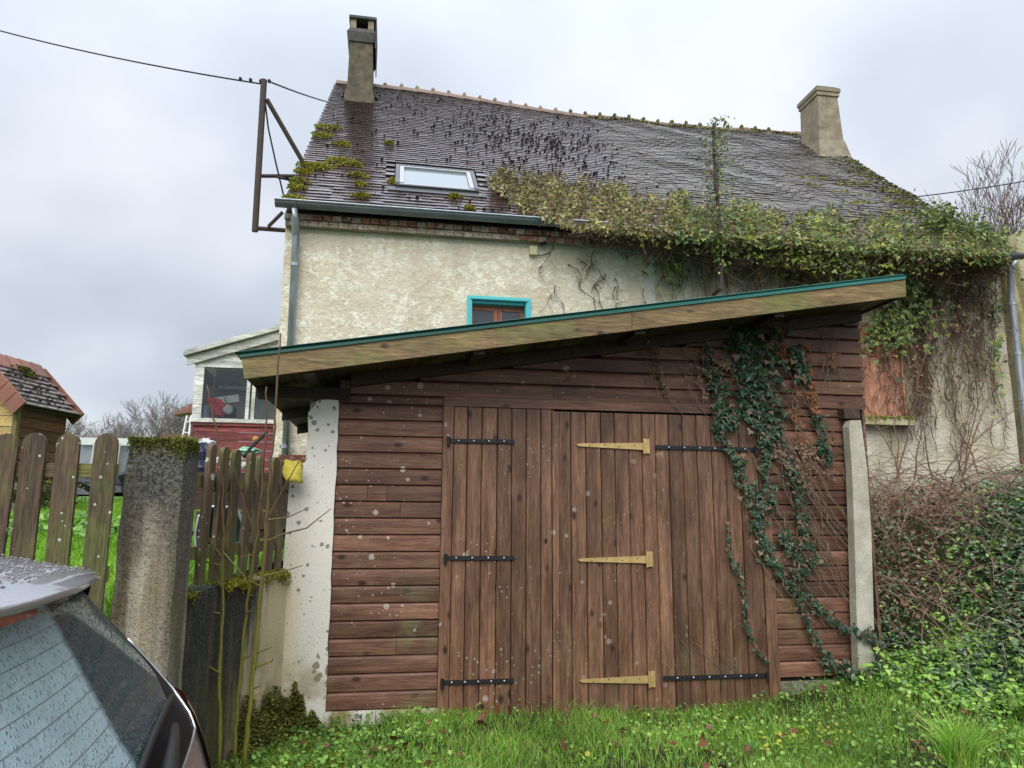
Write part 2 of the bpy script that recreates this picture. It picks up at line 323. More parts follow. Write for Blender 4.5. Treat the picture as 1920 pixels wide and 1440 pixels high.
M_twigp = flat('pale dry stems', (.20, .145, .10), .8, var=.5, sc=6)
M_dry = flat('pale bramble stems', (.31, .225, .17), .8, var=.5, sc=6)
M_cane = flat('reddish brown canes', (.17, .095, .07), .7, var=.5, sc=5)
M_fall = leaf('dark fallen leaves', [(.07, .03, .016), (.14, .06, .03), (.20, .10, .05)], .5, .1)
M_dead = leaf('dead brown leaves', [(.10, .045, .03), (.17, .075, .04), (.26, .13, .07), (.32, .20, .13)], .6, .1)
M_treebark = flat('grey tree bark', (.17, .15, .135), .9, var=.3, sc=3)
def stemmat():
    m = MB('sapling bark', .55, .3); t = m.rng(m.mth('ADD', m.axis(2), m.mth('MULTIPLY', m.noise(m.geo(), 5, 4), .5)), .9, 1.9)
    m.col(m.mix(t, m.mix(m.noise(m.geo(), 30, 3), (.12, .115, .02), (.27, .26, .05)), (.12, .07, .035))); return m.m
M_sap = stemmat()
def soil():
    m = MB('damp soil and thatch', .95, .2); p = m.geo(); n = m.noise(p, 3, 6, .65); f = m.noise(p, 40, 5, .7)
    c = m.mix(n, (.03, .04, .013), (.055, .07, .02)); c = m.mix(m.ramp(f, [(.5, 0), (.65, .8)]), c, (.05, .033, .02)); m.col(c); m.bump(f, .03); return m.m
M_soil = soil()
M_field = flat('distant field', (.12, .20, .05), .9, var=.3, sc=.3)
# ------------------------------------------------------------------ object helpers
def _inv(parent):
    return Matrix.Translation(-Vector(parent.location)) if parent and parent.type == 'EMPTY' else Matrix.Identity(4)
def tag(o, label=None, cat=None, group=None, kind=None):
    if label: o['label'] = label
    if cat: o['category'] = cat
    if group: o['group'] = group
    if kind: o['kind'] = kind
    return o
def thing(name, label, cat, loc=(0, 0, 0), group=None):
    o = bpy.data.objects.new(name, None); COL.objects.link(o); o.location = [float(q) for q in loc]; o.empty_display_size = .2
    return tag(o, label, cat, group)
def link(name, me, parent=None, **k):
    o = bpy.data.objects.new(name, me); COL.objects.link(o)
    if parent:
        o.parent = parent
        if parent.type == 'EMPTY': o.matrix_parent_inverse = _inv(parent)
        elif 'locm' in parent: pass
    return tag(o, **k)
def mesh(name, V, F, mat, smooth=False):
    me = bpy.data.meshes.new(name); V = np.asarray(V, dtype=np.float32)
    if isinstance(F, np.ndarray):
        n, k = F.shape
        me.vertices.add(len(V)); me.vertices.foreach_set('co', V.ravel())
        me.loops.add(n*k); me.loops.foreach_set('vertex_index', F.ravel().astype(np.int32))
        me.polygons.add(n); me.polygons.foreach_set('loop_start', np.arange(0, n*k, k, dtype=np.int32))
        me.update(calc_edges=True)
    else: me.from_pydata([tuple(map(float, v)) for v in V], [], F)
    for mm in (mat if isinstance(mat, (list, tuple)) else [mat]): me.materials.append(mm)
    me.polygons.foreach_set('use_smooth', [bool(smooth)]*len(me.polygons))
    return me
def O(name, V, F, mat, parent=None, smooth=False, **k): return link(name, mesh(name, V, F, mat, smooth), parent, **k)
BOXF = [(0, 3, 2, 1), (4, 5, 6, 7), (0, 1, 5, 4), (1, 2, 6, 5), (2, 3, 7, 6), (3, 0, 4, 7)]
def boxv(x0, x1, y0, y1, z0, z1): return [(x0, y0, z0), (x1, y0, z0), (x1, y1, z0), (x0, y1, z0), (x0, y0, z1), (x1, y0, z1), (x1, y1, z1), (x0, y1, z1)]
def box(name, x0, x1, y0, y1, z0, z1, mat, parent=None, **k): return O(name, boxv(x0, x1, y0, y1, z0, z1), BOXF, mat, parent, **k)
def join(parts):
    V = []; F = []
    for v, f in parts:
        o = len(V); V += list(v); F += [tuple(i+o for i in q) for q in f]
    return V, F
def prism(poly, vec):
    n = len(poly); V = [tuple(p) for p in poly]+[tuple(np.array(p)+np.array(vec)) for p in poly]
    F = [tuple(range(n))[::-1], tuple(range(n, 2*n))]+[(i, (i+1) % n, n+(i+1) % n, n+i) for i in range(n)]
    return V, F
def tube(path, r, n=6, caps=True):
    path = [np.array(p, float) for p in path]; V = []; F = []
    rs = r if isinstance(r, (list, tuple, np.ndarray)) else [r]*len(path)
    for i, p in enumerate(path):
        d = _n(path[min(i+1, len(path)-1)]-path[max(i-1, 0)]); a = np.array([0, 0, 1.]) if abs(d[2]) < .9 else np.array([1., 0, 0])
        e1 = _n(np.cross(d, a)); e2 = np.cross(d, e1)
        V += [tuple(p+rs[i]*(math.cos(q)*e1+math.sin(q)*e2)) for q in [2*math.pi*j/n for j in range(n)]]
    for i in range(len(path)-1):
        F += [(i*n+j, i*n+(j+1) % n, (i+1)*n+(j+1) % n, (i+1)*n+j) for j in range(n)]
    if caps: F += [tuple(range(n))[::-1], tuple(range(len(V)-n, len(V)))]
    return V, F
def sticks(P0, P1, R0, R1, n=3):
    """many tapering sticks as numpy arrays -> vertices, quads"""
    P0, P1 = np.asarray(P0, float), np.asarray(P1, float); R0, R1 = np.asarray(R0, float), np.asarray(R1, float)
    d = P1-P0; d /= np.linalg.norm(d, axis=1, keepdims=True)+1e-9
    a = np.where(np.abs(d[:, 2:3]) < .9, np.array([[0, 0, 1.]]), np.array([[1., 0, 0]]))
    e1 = np.cross(d, a); e1 /= np.linalg.norm(e1, axis=1, keepdims=True); e2 = np.cross(d, e1)
    V = np.zeros((len(P0), 2*n, 3))
    for j in range(n):
        q = 2*math.pi*j/n; w_ = math.cos(q)*e1+math.sin(q)*e2
        V[:, j] = P0+w_*R0[:, None]; V[:, n+j] = P1+w_*R1[:, None]
    F = np.array([(j, (j+1) % n, n+(j+1) % n, n+j) for j in range(n)])
    F = (F[None]+(np.arange(len(P0))*2*n)[:, None, None]).reshape(-1, 4)
    return V.reshape(-1, 3), F
def frames(N, up, jit):
    """random frames whose normal scatters round `up` (N,3 or 3)"""
    up = np.broadcast_to(np.asarray(up, float), (N, 3)); nrm = up+rng.normal(0, jit, (N, 3)); nrm /= np.linalg.norm(nrm, axis=1, keepdims=True)
    t = rng.normal(0, 1, (N, 3)); t -= nrm*(t*nrm).sum(1, keepdims=True); t /= np.linalg.norm(t, axis=1, keepdims=True)
    return t, np.cross(nrm, t), nrm
def hang(N, out, jit, down=(0, 0, -1), dj=.5):
    """leaf frames that face `out` with the tip pointing `down`"""
    nrm = np.broadcast_to(np.asarray(out, float), (N, 3))+rng.normal(0, jit, (N, 3)); nrm /= np.linalg.norm(nrm, axis=1, keepdims=True)
    y = np.broadcast_to(np.asarray(down, float), (N, 3))+rng.normal(0, dj, (N, 3)); y -= nrm*(y*nrm).sum(1, keepdims=True); y /= np.linalg.norm(y, axis=1, keepdims=True)
    return np.cross(y, nrm), y, nrm
def scatter(P, fr, size, T, TF):
    P = np.asarray(P, float); size = np.broadcast_to(np.asarray(size, float), (len(P),)); T = np.asarray(T, float)
    t, b, n = fr
    V = P[:, None]+size[:, None, None]*(T[None, :, 0:1]*t[:, None]+T[None, :, 1:2]*b[:, None]+T[None, :, 2:3]*n[:, None])
    F = (np.array(TF)[None]+(np.arange(len(P))*len(T))[:, None, None]).reshape(-1, len(TF[0]))
    return V.reshape(-1, 3), F
LEAF = ([(0, 0, 0), (.32, .35, .10), (0, .5, 0), (-.32, .35, .10), (.2, .75, .04), (-.2, .75, .04), (0, 1.05, -.12)], [(0, 1, 2, 3), (2, 1, 4, 6), (2, 6, 5, 3)])
IVY = ([(0, 0, .0), (.38, -.05, .06), (.55, .30, .0), (.25, .45, .05), (0, 1.0, -.08), (-.25, .45, .05), (-.55, .30, .0), (-.38, -.05, .06)], [(0, 1, 2, 3), (0, 3, 4, 5), (0, 5, 6, 7)])
ROUND = ([(0, 0, 0), (.42, .15, .07), (.48, .6, .09), (0, .95, .0), (-.48, .6, .09), (-.42, .15, .07)], [(0, 1, 2, 3), (0, 3, 4, 5)])
def blades(P, h, wd, lean=.45):
    N = len(P); P = np.asarray(P, float); h = np.broadcast_to(h, (N,)); a = rng.uniform(0, 2*math.pi, N)
    s = np.stack([np.cos(a), np.sin(a), 0*a], 1)*(wd*rng.uniform(.6, 1.3, N))[:, None]
    b = rng.uniform(0, 2*math.pi, N); L = np.stack([np.cos(b), np.sin(b), 0*b], 1)*(h*rng.uniform(.1, lean*2, N))[:, None]
    up = np.zeros((N, 3)); up[:, 2] = h
    V = np.stack([P-s, P+s, P+L*.35+up*.55+s*.7, P+L*.35+up*.55-s*.7, P+L+up*.92+s*.1, P+L+up*.92-s*.1], 1)
    F = (np.array([(0, 1, 2, 3), (3, 2, 4, 5)])[None]+(np.arange(N)*6)[:, None, None]).reshape(-1, 4)
    return V.reshape(-1, 3), F
def catV(*a):
    V = []; F = []; o = 0
    for v, f in a: V.append(v); F.append(f+o); o += len(v)
    return np.concatenate(V), np.concatenate(F)
def blob(c, rx, ry, rz, seed=0, n=8, m_=6, j=.18):
    r = random.Random(seed); V = []; F = []
    for i in range(m_+1):
        th = math.pi*i/m_
        for k in range(n):
            ph = 2*math.pi*k/n; q = 1+r.uniform(-j, j) if 0 < i < m_ else 1
            V.append((c[0]+rx*q*math.sin(th)*math.cos(ph), c[1]+ry*q*math.sin(th)*math.sin(ph), c[2]+rz*q*math.cos(th)))
    for i in range(m_):
        for k in range(n): F.append((i*n+k, (i+1)*n+k, (i+1)*n+(k+1) % n, i*n+(k+1) % n))
    return V, F
# ------------------------------------------------------------------ terrain
def H(x, y):
    x = np.asarray(x, float); y = np.asarray(y, float)
    return .16*smooth(2.6, 4.2, x)+1.35*smooth(3.9, 6.6, x+.45*(y-6))+.03*np.sin(x*2.1+y)*smooth(.5, 3, y)*smooth(20, 8, y)
def wallx(y): return -1.087+(y-4.348)*.242          # line of the low wall between gatepost and garage
def LZ(x, y):
    x = np.asarray(x, float); y = np.asarray(y, float)
    return .98+.088*np.clip(y-3.7, 0, 12)-.16*smooth(-1.8, -4.5, x)+.02*np.sin(x*3+y*2)
def grid(xs, ys, zf):
    X, Y = np.meshgrid(xs, ys); Z = zf(X, Y); V = np.stack([X, Y, Z], -1).reshape(-1, 3)
    n, m = len(xs), len(ys); i = np.arange(n-1)[None]+np.arange(m-1)[:, None]*n
    return V, np.stack([i, i+1, i+n+1, i+n], -1).reshape(-1, 4)
xs = np.concatenate([[-400, -120, -40, -15], np.arange(-6, 12.1, .25), [16, 30, 60, 150, 400]])
ys = np.concatenate([[-60, -20, -5], np.arange(0, 12.1, .25), [16, 30, 60, 150, 600]])
O('ground', *grid(xs, ys, H), M_soil, smooth=True, kind='structure')
# the raised garden behind the low wall, with its retaining edge going down
lx = np.concatenate([[-60, -25, -12, -8, -6], np.arange(-5, -.9, .4), [-.55]]); ly = np.concatenate([np.arange(3.97, 9, .4), np.arange(9, 16, 1), [20, 30, 60, 120]])
V, F = grid(lx, ly, LZ); nx = len(lx)
for j, yy in enumerate(ly):
    k = j*nx+nx-1; V[k, 0] = wallx(min(yy, 6.0))-.13
    if yy < 4.2: V[k, 0] = wallx(4.2)-.16
    if yy > 6.05: V[k, 0] = -.62
lim = np.where(V[:, 1] < 4.2, wallx(4.2)-.16, np.where(V[:, 1] > 6.05, -.62, wallx(np.minimum(V[:, 1], 6.0))-.13)); V[:, 0] = np.minimum(V[:, 0], lim)
V = list(map(tuple, V)); F = [tuple(q) for q in F]; o = len(V)
V += [(x, y, -.2) for x, y, z in V[:nx]]; F += [(i+1, i, o+i, o+i+1) for i in range(nx-1)]
O('garden_lawn', V, F, M_field, kind='structure')
# ------------------------------------------------------------------ the house
house = thing('old_house', 'long old farmhouse with cream render, tiled roof, two chimneys and creeper over the eaves', 'house', (-1.35, 9.2, 1.0))
YE, ZE, ANG, RL = 9.0, 5.27, math.radians(41.42), 8.09
RT, RB, RN = np.array([1., 0, 0]), np.array([0, math.cos(ANG), math.sin(ANG)]), np.array([0, -math.sin(ANG), math.cos(ANG)])
def sag(x, v): return (-.235*smooth(-.2, 4.4, x)+.085*smooth(7.4, 9.4, x))*np.clip(v/RL, 0, 1)
def rp_(x, v, h=0.):
    x = np.asarray(x, float); v = np.asarray(v, float); h = np.asarray(h, float)
    old = smooth(3.9, 4.6, x)*.028*np.sin(x*3.1+np.sin(v*1.7)*2)*np.sin(v*1.5+x)
    return np.stack([x+0*v, YE+v*RB[1]+h*RN[1], ZE+v*RB[2]+h*RN[2]+sag(x, v)+old], -1)
def xr(v): return 8.87+.11*np.asarray(v)
def seam(v): return 3.38+.11*np.asarray(v)
def onroof(u, v, h=0.):
    d = ray(u, v); p0 = np.array([0, YE, ZE])+RN*h; t = RN@(p0-EYE)/(RN@d); q = EYE+d*t
    return q[0], (q-p0)@RB
# walls, with a real opening for the window
WX0, WX1, WZ0, WZ1 = .985, 1.745, 3.25, 4.262
WB = 3.37
gz = .4
V, F = join([(boxv(-1.35, WX0, 9.2, 9.6, gz, 5.2), BOXF), (boxv(WX1, WB, 9.2, 9.6, gz, 5.2), BOXF), (boxv(WX0, WX1, 9.2, 9.6, gz, WZ0), BOXF), (boxv(WX0, WX1, 9.2, 9.6, WZ1, 5.2), BOXF)])
O('wall', V, F, M_wall, house)
O('wall', *prism([(-1.35, 9.6, gz), (-1.35, 20.6, gz), (-1.35, 20.6, 5.4), (-1.35, 15.05, 10.3), (-1.35, 9.6, 5.5)], (.4, 0, 0)), M_wall, house)
O('wall', *prism([(8.5, 9.6, gz), (8.5, 20.6, gz), (8.5, 20.6, 5.4), (8.5, 15.05, 10.2), (8.5, 9.6, 5.5)], (.37, 0, 0)), M_wall2, house)
box('wall', -1.35, 8.87, 20.6, 21., gz, 5.2, M_wall2, house)
box('wall', WB, 8.87, 9.215, 9.6, gz, 5.25, M_wall2, house, label='yellowed wall end under the hanging creeper')
box('corner_strip', WB, WB+.13, 9.195, 9.22, gz, 5.0, M_wallq, house)
# roof: boarding under the tiles and the far slope
SX = [-1.34, -.4, .4, 1.1, 1.8, 2.5, 3.2, 3.9, 4.6, 5.6, 6.8, 7.6, 8.3]
def slab(v0, v1, h0, h1, back=False):
    P = []
    for h in (h0, h1):
        for (x, v) in [(x_, v0) for x_ in SX]+[(float(xr(v0))-.05, v0), (float(xr(v1))-.05, v1)]+[(x_, v1) for x_ in SX[::-1]]: P.append(rp_(x, v, h))
    if back: P = [np.array([p[0], 30.14-p[1], p[2]]) for p in P]
    n = len(P)//2; k_ = n//2; F = [(i, i+1, n-2-i, n-1-i) for i in range(k_-1)]+[(n+i, n+i+1, n+n-2-i, n+n-1-i) for i in range(k_-1)]+[(i, (i+1) % n, n+(i+1) % n, n+i) for i in range(n)]
    return P, F
O('roof_boarding', *slab(0.02, RL, -.14, -.075), M_dark, house)
O('roof', *slab(0.0, RL-.02, -.08, .02, True), M_tile2, house)
TV = [(-.5, 0, .012), (.5, 0, .012), (.5, 1, -.002), (-.5, 1, -.002), (-.5, 0, .034), (.5, 0, .034), (.5, 1, .014), (-.5, 1, .014)]
TW, TL, NR = .168, .2, 68; G = RL/NR
TV = np.array([(a*.1678, b*TL, c) for a, b, c in TV])
pts = []; 
for j in range(NR):
    v = j*G; x = -1.37+(.5 if j % 2 else 1.0)*TW*.5+.04; xe = float(xr(v))
    while x < xe:
        x0_ = x; x = x+random.uniform(-.0015, .0015)
        if not (-.08 < x < 1.25 and 1.24 < v+.05 < 2.2): pts.append((x, v, x > float(seam(v))))
        x = x0_+TW
pts = np.array(pts, float)
vis = np.array([proj(rp_(a, b)) for a, b, c in pts])
first = [i for i in range(len(pts)) if pts[i, 0] < 2.0+pts[i, 1]*.12 and pts[i, 1] < 2.4][:300]; fs = set(first)
me_t = [mesh('roof_tile', TV, BOXF, M_tile)]
for i in first:
    x, v, _ = pts[i]; p = rp_(x, v); o = link('roof_tile', me_t[0], house)
    o.location = Vector([float(p[0]), float(p[1])+random.gauss(0, .003), float(p[2])+random.uniform(-.002, .004)])
    o.rotation_euler = (ANG+random.gauss(0, .006), random.gauss(0, .006), random.gauss(0, .006))
def tiles(sel, jit, wave):
    P = rp_(pts[sel, 0], pts[sel, 1]); N = len(sel)
    P = P+rng.normal(0, 1, (N, 3))*np.array([.0001 if jit < .004 else .002, jit*.6, jit])
    t = np.tile(RT, (N, 1))+rng.normal(0, wave, (N, 3))*[0, .6, 1.]; t /= np.linalg.norm(t, axis=1, keepdims=True)
    n = np.tile(RN, (N, 1))+rng.normal(0, wave, (N, 3)); n -= t*(n*t).sum(1, keepdims=True); n /= np.linalg.norm(n, axis=1, keepdims=True)
    return scatter(P, (t, np.cross(n, t), n), 1., TV, BOXF)
new = np.array([i for i in range(len(pts)) if i not in fs and pts[i, 2] < .5]); old = np.array([i for i in range(len(pts)) if pts[i, 2] > .5])
O('roof_tiles', *tiles(new, .0012, .005), M_tile, house, kind='stuff')
O('roof_tiles', *tiles(old, .004, .011), M_tile2, house, kind='stuff', label='uneven mossy older tiles')
# ridge
rx = -1.34; k = 0
while rx < 9.5:
    p = rp_(rx, RL); q = rp_(rx+.36, RL); a = []; 
    for e, c in ((0, p), (1, q)):
        for i in range(7):
            th = math.pi*(.02+i/6*.96); R = .125 if e == 0 else .11
            a.append((c[0], c[1]+R*math.cos(th), c[2]-.06+R*math.sin(th)*1.15))
    F = [(i, i+1, 8+i, 7+i) for i in range(6)]
    o = O('ridge_tile', a, F+[tuple(range(7))], M_ridge, house, smooth=False)
    if k > 1 and rx < 9.0:
        V, F = blob((p[0], p[1]-.01, p[2]+.085), .05, .06, .06+.02*random.random(), k, 7, 4); O('mortar', V, F, M_mortar if rx < 3.6 else M_dmoss, o)
    rx += .345; k += 1
# chimneys
def zat(u, v, y): return float(aty(u, v, y)[2])
def frust(x0, x1, y0, y1, z0, X0, X1, Y0, Y1, z1):
    return [(x0, y0, z0), (x1, y0, z0), (x1, y1, z0), (x0, y1, z0), (X0, Y0, z1), (X1, Y0, z1), (X1, Y1, z1), (X0, Y1, z1)], BOXF
Y1 = 13.8; ch = O('chimney', *frust(-1.03, -.52, Y1, Y1+1.0, 9.2, -1.01, -.555, Y1+.03, Y1+.97, zat(680, 78, Y1)), M_chim, house, label='tall slim chimney with a slab cap near the gable')
za, zb, zc_, zd = zat(680, 78, Y1), zat(680, 62, Y1), zat(680, 53, Y1), zat(680, 36, Y1)
O('flashing', *frust(-1.10, -.46, Y1-.05, Y1+1.05, 9.3, -1.05, -.51, Y1-.01, Y1+1, 9.78), M_chim, ch)
O('collar', *frust(-1.03, -.535, Y1, Y1+1, za, -1.075, -.50, Y1-.04, Y1+1.04, zb), M_chimtop, ch)
O('collar', *frust(-1.065, -.51, Y1-.03, Y1+1.03, zb+.002, -1.02, -.545, Y1+.01, Y1+1, zc_), M_chimtop, ch)
for a, b in ((-1.015, -.9), (-.665, -.55)):
    for c in (Y1+.02, Y1+.85): box('pier', a, b, c, c+.13, zc_, zd, M_chim2, ch)
box('flue', -.97, -.60, Y1+.2, Y1+.8, zc_, zd-.03, M_black, ch)
box('cap_slab', -1.045, -.515, Y1-.03, Y1+1.03, zd+.002, zd+.055, M_chimtop, ch)
box('side_plate', -.512, -.495, Y1-.02, Y1+1.02, zat(710, 92, Y1), zd+.05, M_chimtop, ch)
Y2 = 13.5; a, b = float(aty(1535, 200, Y2)[0]), float(aty(1574, 200, Y2)[0]); zt = zat(1535, 160, Y2)
c2 = O('chimney', *frust(a-.06, b+.10, Y2, Y2+.72, 8.6, a+.0, b-.02, Y2+.02, Y2+.7, zt-.22), M_chim2, house, label='broad short chimney of old grey render with moss on its top')
O('flashing', *frust(a-.17, b+.2, Y2-.16, Y2+.9, 8.75, a-.04, b+.07, Y2-.0, Y2+.75, 9.5), M_chim2, c2)
box('collar', a-.025, b+.01, Y2-.01, Y2+.73, zt-.219, zt-.13, M_chim2, c2); box('collar', a-.045, b+.035, Y2-.03, Y2+.75, zt-.128, zt-.04, M_chim2, c2)
O('cap_slab', *frust(a-.04, b+.02, Y2-.02, Y2+.74, zt-.038, a+.02, b-.03, Y2+.05, Y2+.68, zt+.03), M_dmoss, c2)
# gutter with brackets and seams
gut = []
for x in (-1.45, 9.02):
    for r_g, rngk in ((.070, range(9)), (.063, range(8, -1, -1))):
        for i in rngk:
            th = math.pi*(1+i/8); gut.append((x, 8.93+r_g*math.cos(th), 5.285+r_g*math.sin(th)))
n = 18; F = [tuple(range(n))[::-1], tuple(range(n, 2*n))]+[(i, (i+1) % n, n+(i+1) % n, n+i) for i in range(n)]
O('gutter', gut, F, M_zincd, house, smooth=False)
for i, x in enumerate(np.arange(-1.2, 8.9, .52)):
    pth = [(x, 8.93+.075*math.cos(t), 5.285+.075*math.sin(t)) for t in np.linspace(math.pi, 2*math.pi, 9)]
    O('gutter_bracket', *tube(pth, .009, 4), M_zincd, house)
O('gutter_bead', *tube([(-1.45, 8.852, 5.29), (3.6, 8.852, 5.29)], .012, 6), M_zinc, house)
# downpipes
def pipe(pts_, r, par, nm='downpipe', mat=M_zinc):
    o = O(nm, *tube(pts_, r, 10), mat, par, smooth=True); return o
yp = 9.1
pp = [(-1.215, 8.93, 5.21), (-1.215, 8.95, 5.10), (-1.21, 9.06, 4.98), (-1.205, yp, 4.9), (-1.17, yp, 1.2)]
dp = pipe(pp, .046, house)
for zq in (4.55, 3.2, 2.3): O('pipe_collar', *tube([(-1.2, yp, zq-.02), (-1.2, yp, zq+.02)], .054, 10), M_zinc, dp)
q0 = aty(1889, 492, 9.05); q1 = aty(1896, 560, 9.1); q2 = aty(1920, 770, 9.1); q3 = q2+(q2-q1)*1.2
dp2 = pipe([(q0[0], 8.93, 5.2), (q0[0], 9.0, 5.1), tuple(q1), tuple(q2), tuple(q3)], .05, house)
for t in (.05, .5, .9): c = q1+(q2-q1)*t; O('pipe_collar', *tube([c-[0, 0, .02], c+[0, 0, .02]], .058, 10), M_zinc, dp2)
# brick cornice courses
zr0, zr1, zr2 = 5.20, 5.118, 5.04
me_b = mesh('brick', boxv(-.052, .052, -.1, .1, -.033, .033), BOXF, M_brick); me_w = mesh('brick', boxv(-.055, .055, -.09, .09, -.033, .033), BOXF, M_brickw)
x = -1.30; i = 0
while x < 6.4:
    o = link('brick', me_w if (x < -1.0 or random.random() < .2) else me_b, house); o.location = (x, 9.16+random.uniform(-.004, .006), 5.172); o.rotation_euler = (0, random.gauss(0, .02), 0)
    x += .117
x = -1.25
while x < 6.2:
    w3 = (x > 1.2 and random.random() < .7)
    o = link('brick', me_b if (w3 and x > 1.6 and x < 4.4) else me_w, house); o.location = (x, 9.185+random.uniform(-.004, .004), 5.096); o.rotation_euler = (0, random.gauss(0, .02), 0)
    x += .122
box('cornice_mortar', -1.345, 8.8, 9.11, 9.198, 5.06, 5.24, M_mortar, house)
# window
wnd = None
def bar(x0, x1, y0, y1, z0, z1): return boxv(x0, x1, y0, y1, z0, z1), BOXF
fx0, fx1, fz1 = float(aty(876, 557, 9.19)[0]), float(aty(995, 565, 9.19)[0]), 4.30
V, F = join([bar(fx0, fx1, 9.165, 9.21, fz1-.052, fz1), bar(fx0, fx0+.062, 9.165, 9.21, WZ0, fz1-.053), bar(fx1-.062, fx1, 9.165, 9.21, WZ0, fz1-.053),
             bar(fx0+.02, fx1-.02, 9.15, 9.164, fz1-.045, fz1-.02), bar(fx0+.02, fx0+.04, 9.15, 9.164, WZ0, fz1-.046), bar(fx1-.04, fx1-.02, 9.15, 9.164, WZ0, fz1-.046),
             bar(fx0+.05, fx1-.05, 9.212, 9.33, fz1-.085, fz1-.053), bar(fx0+.045, fx0+.068, 9.212, 9.33, WZ0, fz1-.086), bar(fx1-.068, fx1-.045, 9.212, 9.33, WZ0, fz1-.086)])
wnd = O('window', V, F, M_teal, house, label='small window with a turquoise surround')
cx = (fx0+fx1)/2
V, F = join([bar(fx0+.07, fx1-.07, 9.30, 9.34, fz1-.155, fz1-.087), bar(cx-.055, cx-.004, 9.295, 9.345, WZ0, fz1-.157), bar(cx+.004, cx+.055, 9.295, 9.345, WZ0, fz1-.157), bar(fx0+.07, fx0+.095, 9.3, 9.34, WZ0, fz1-.157), bar(fx1-.12, fx1-.07, 9.3, 9.34, WZ0, fz1-.157)])
O('casement', V, F, M_casement, wnd)
box('pane', fx0+.095, cx-.055, 9.315, 9.325, WZ0, fz1-.157, M_pane, wnd); box('pane', cx+.055, fx1-.12, 9.315, 9.325, WZ0, fz1-.157, M_pane, wnd)
box('window_backing', fx0+.03, fx1-.03, 9.36, 9.38, WZ0, fz1-.0, M_black, wnd)
# skylight
def rbox(x0, x1, v0, v1, h0, h1):
    return [tuple(rp_(x, v, h)) for h in (h0, h1) for x, v in ((x0, v0), (x1, v0), (x1, v1), (x0, v1))], BOXF
s0 = onroof(741, 343, .09); s1 = onroof(899, 357, .09); s2 = onroof(745, 307, .09)
X0, X1, V0, V1 = s0[0], s1[0], s0[1], s2[1]+.02
fr = [rbox(X0, X1, V0, V0+.05, -.02, .075), rbox(X0, X1, V1-.05, V1, -.02, .085), rbox(X0, X0+.055, V0+.052, V1-.052, -.02, .085), rbox(X1-.055, X1, V0+.052, V1-.052, -.02, .085)]
M_sf = flat('dark grey aluminium', (.10, .105, .11), .35, metal=.5)
M_sw = flat('light grey sash', (.42, .43, .43), .4, metal=.3)
skl = O('skylight', *join(fr), M_sf, house, label='roof window in a grey metal frame')
fr = [rbox(X0+.06, X1-.06, V0+.055, V0+.10, .0, .07), rbox(X0+.06, X1-.06, V1-.10, V1-.055, .0, .08), rbox(X0+.06, X0+.12, V0+.102, V1-.102, .0, .08), rbox(X1-.12, X1-.06, V0+.102, V1-.102, .0, .08)]
O('sash', *join(fr), M_sw, skl)
O('pane', *rbox(X0+.122, X1-.122, V0+.102, V1-.102, .03, .05), M_sky_pane, skl)
O('apron', *rbox(X0-.1, X1+.1, V0-.16, V0-.005, .03, .045), M_sf, skl)
# shutter, jamb, sill on the overgrown end
a = aty(1615, 612, 9.19); b = aty(1695, 783, 9.19)
sh = box('shutter', a[0]-.5, b[0], 9.165, 9.2, b[2], a[2]+.05, M_shutter, house, label='faded red window shutter')
for cxx in (a[0]+.06, b[0]-.14):
    for i in range(6): box('slat', cxx, cxx+.12, 9.150, 9.164, a[2]-.12-i*.062, a[2]-.085-i*.062, M_shutter, sh)
box('batten', b[0]-.012, b[0]+.012, 9.14, 9.2, b[2], a[2]+.05, M_shutter, sh)
box('jamb', b[0]+.03, b[0]+.22, 9.185, 9.23, b[2]-.02, a[2]-.1, M_moss_wall, house)
sl_ = aty(1712, 790, 9.1)
box('window_sill', a[0]-.6, sl_[0], 9.06, 9.22, sl_[2]-.06, b[2]-.005, M_moss_wall, house)
P = np.stack([rng.uniform(a[0]-.1, sl_[0], 900), rng.uniform(9.04, 9.16, 900), b[2]-.005-np.abs(rng.normal(0, .02, 900))], 1)
O('sill_moss', *scatter(P, frames(len(P), (0, -.6, .8), .8), rng.uniform(.012, .028, len(P)), *ROUND), M_moss, house, kind='stuff')
# meter box with its lead on the render
bx = aty(1000, 470, 9.15)
jb = box('junction_box', bx[0]-.05, bx[0]+.05, 9.13, 9.2, bx[2]-.055, bx[2]+.06, M_cream, house)
O('cable', *tube([aty(u, v, 9.17) for u, v in ((1003, 478), (1015, 479), (1030, 474), (1038, 463), (1036, 455), (1028, 452), (1018, 456))], .006, 4), M_cable, jb)
O('lamp_socket', *tube([aty(1014, 458, 9.15), aty(1024, 454, 9.1)], .028, 6), M_cable, jb)
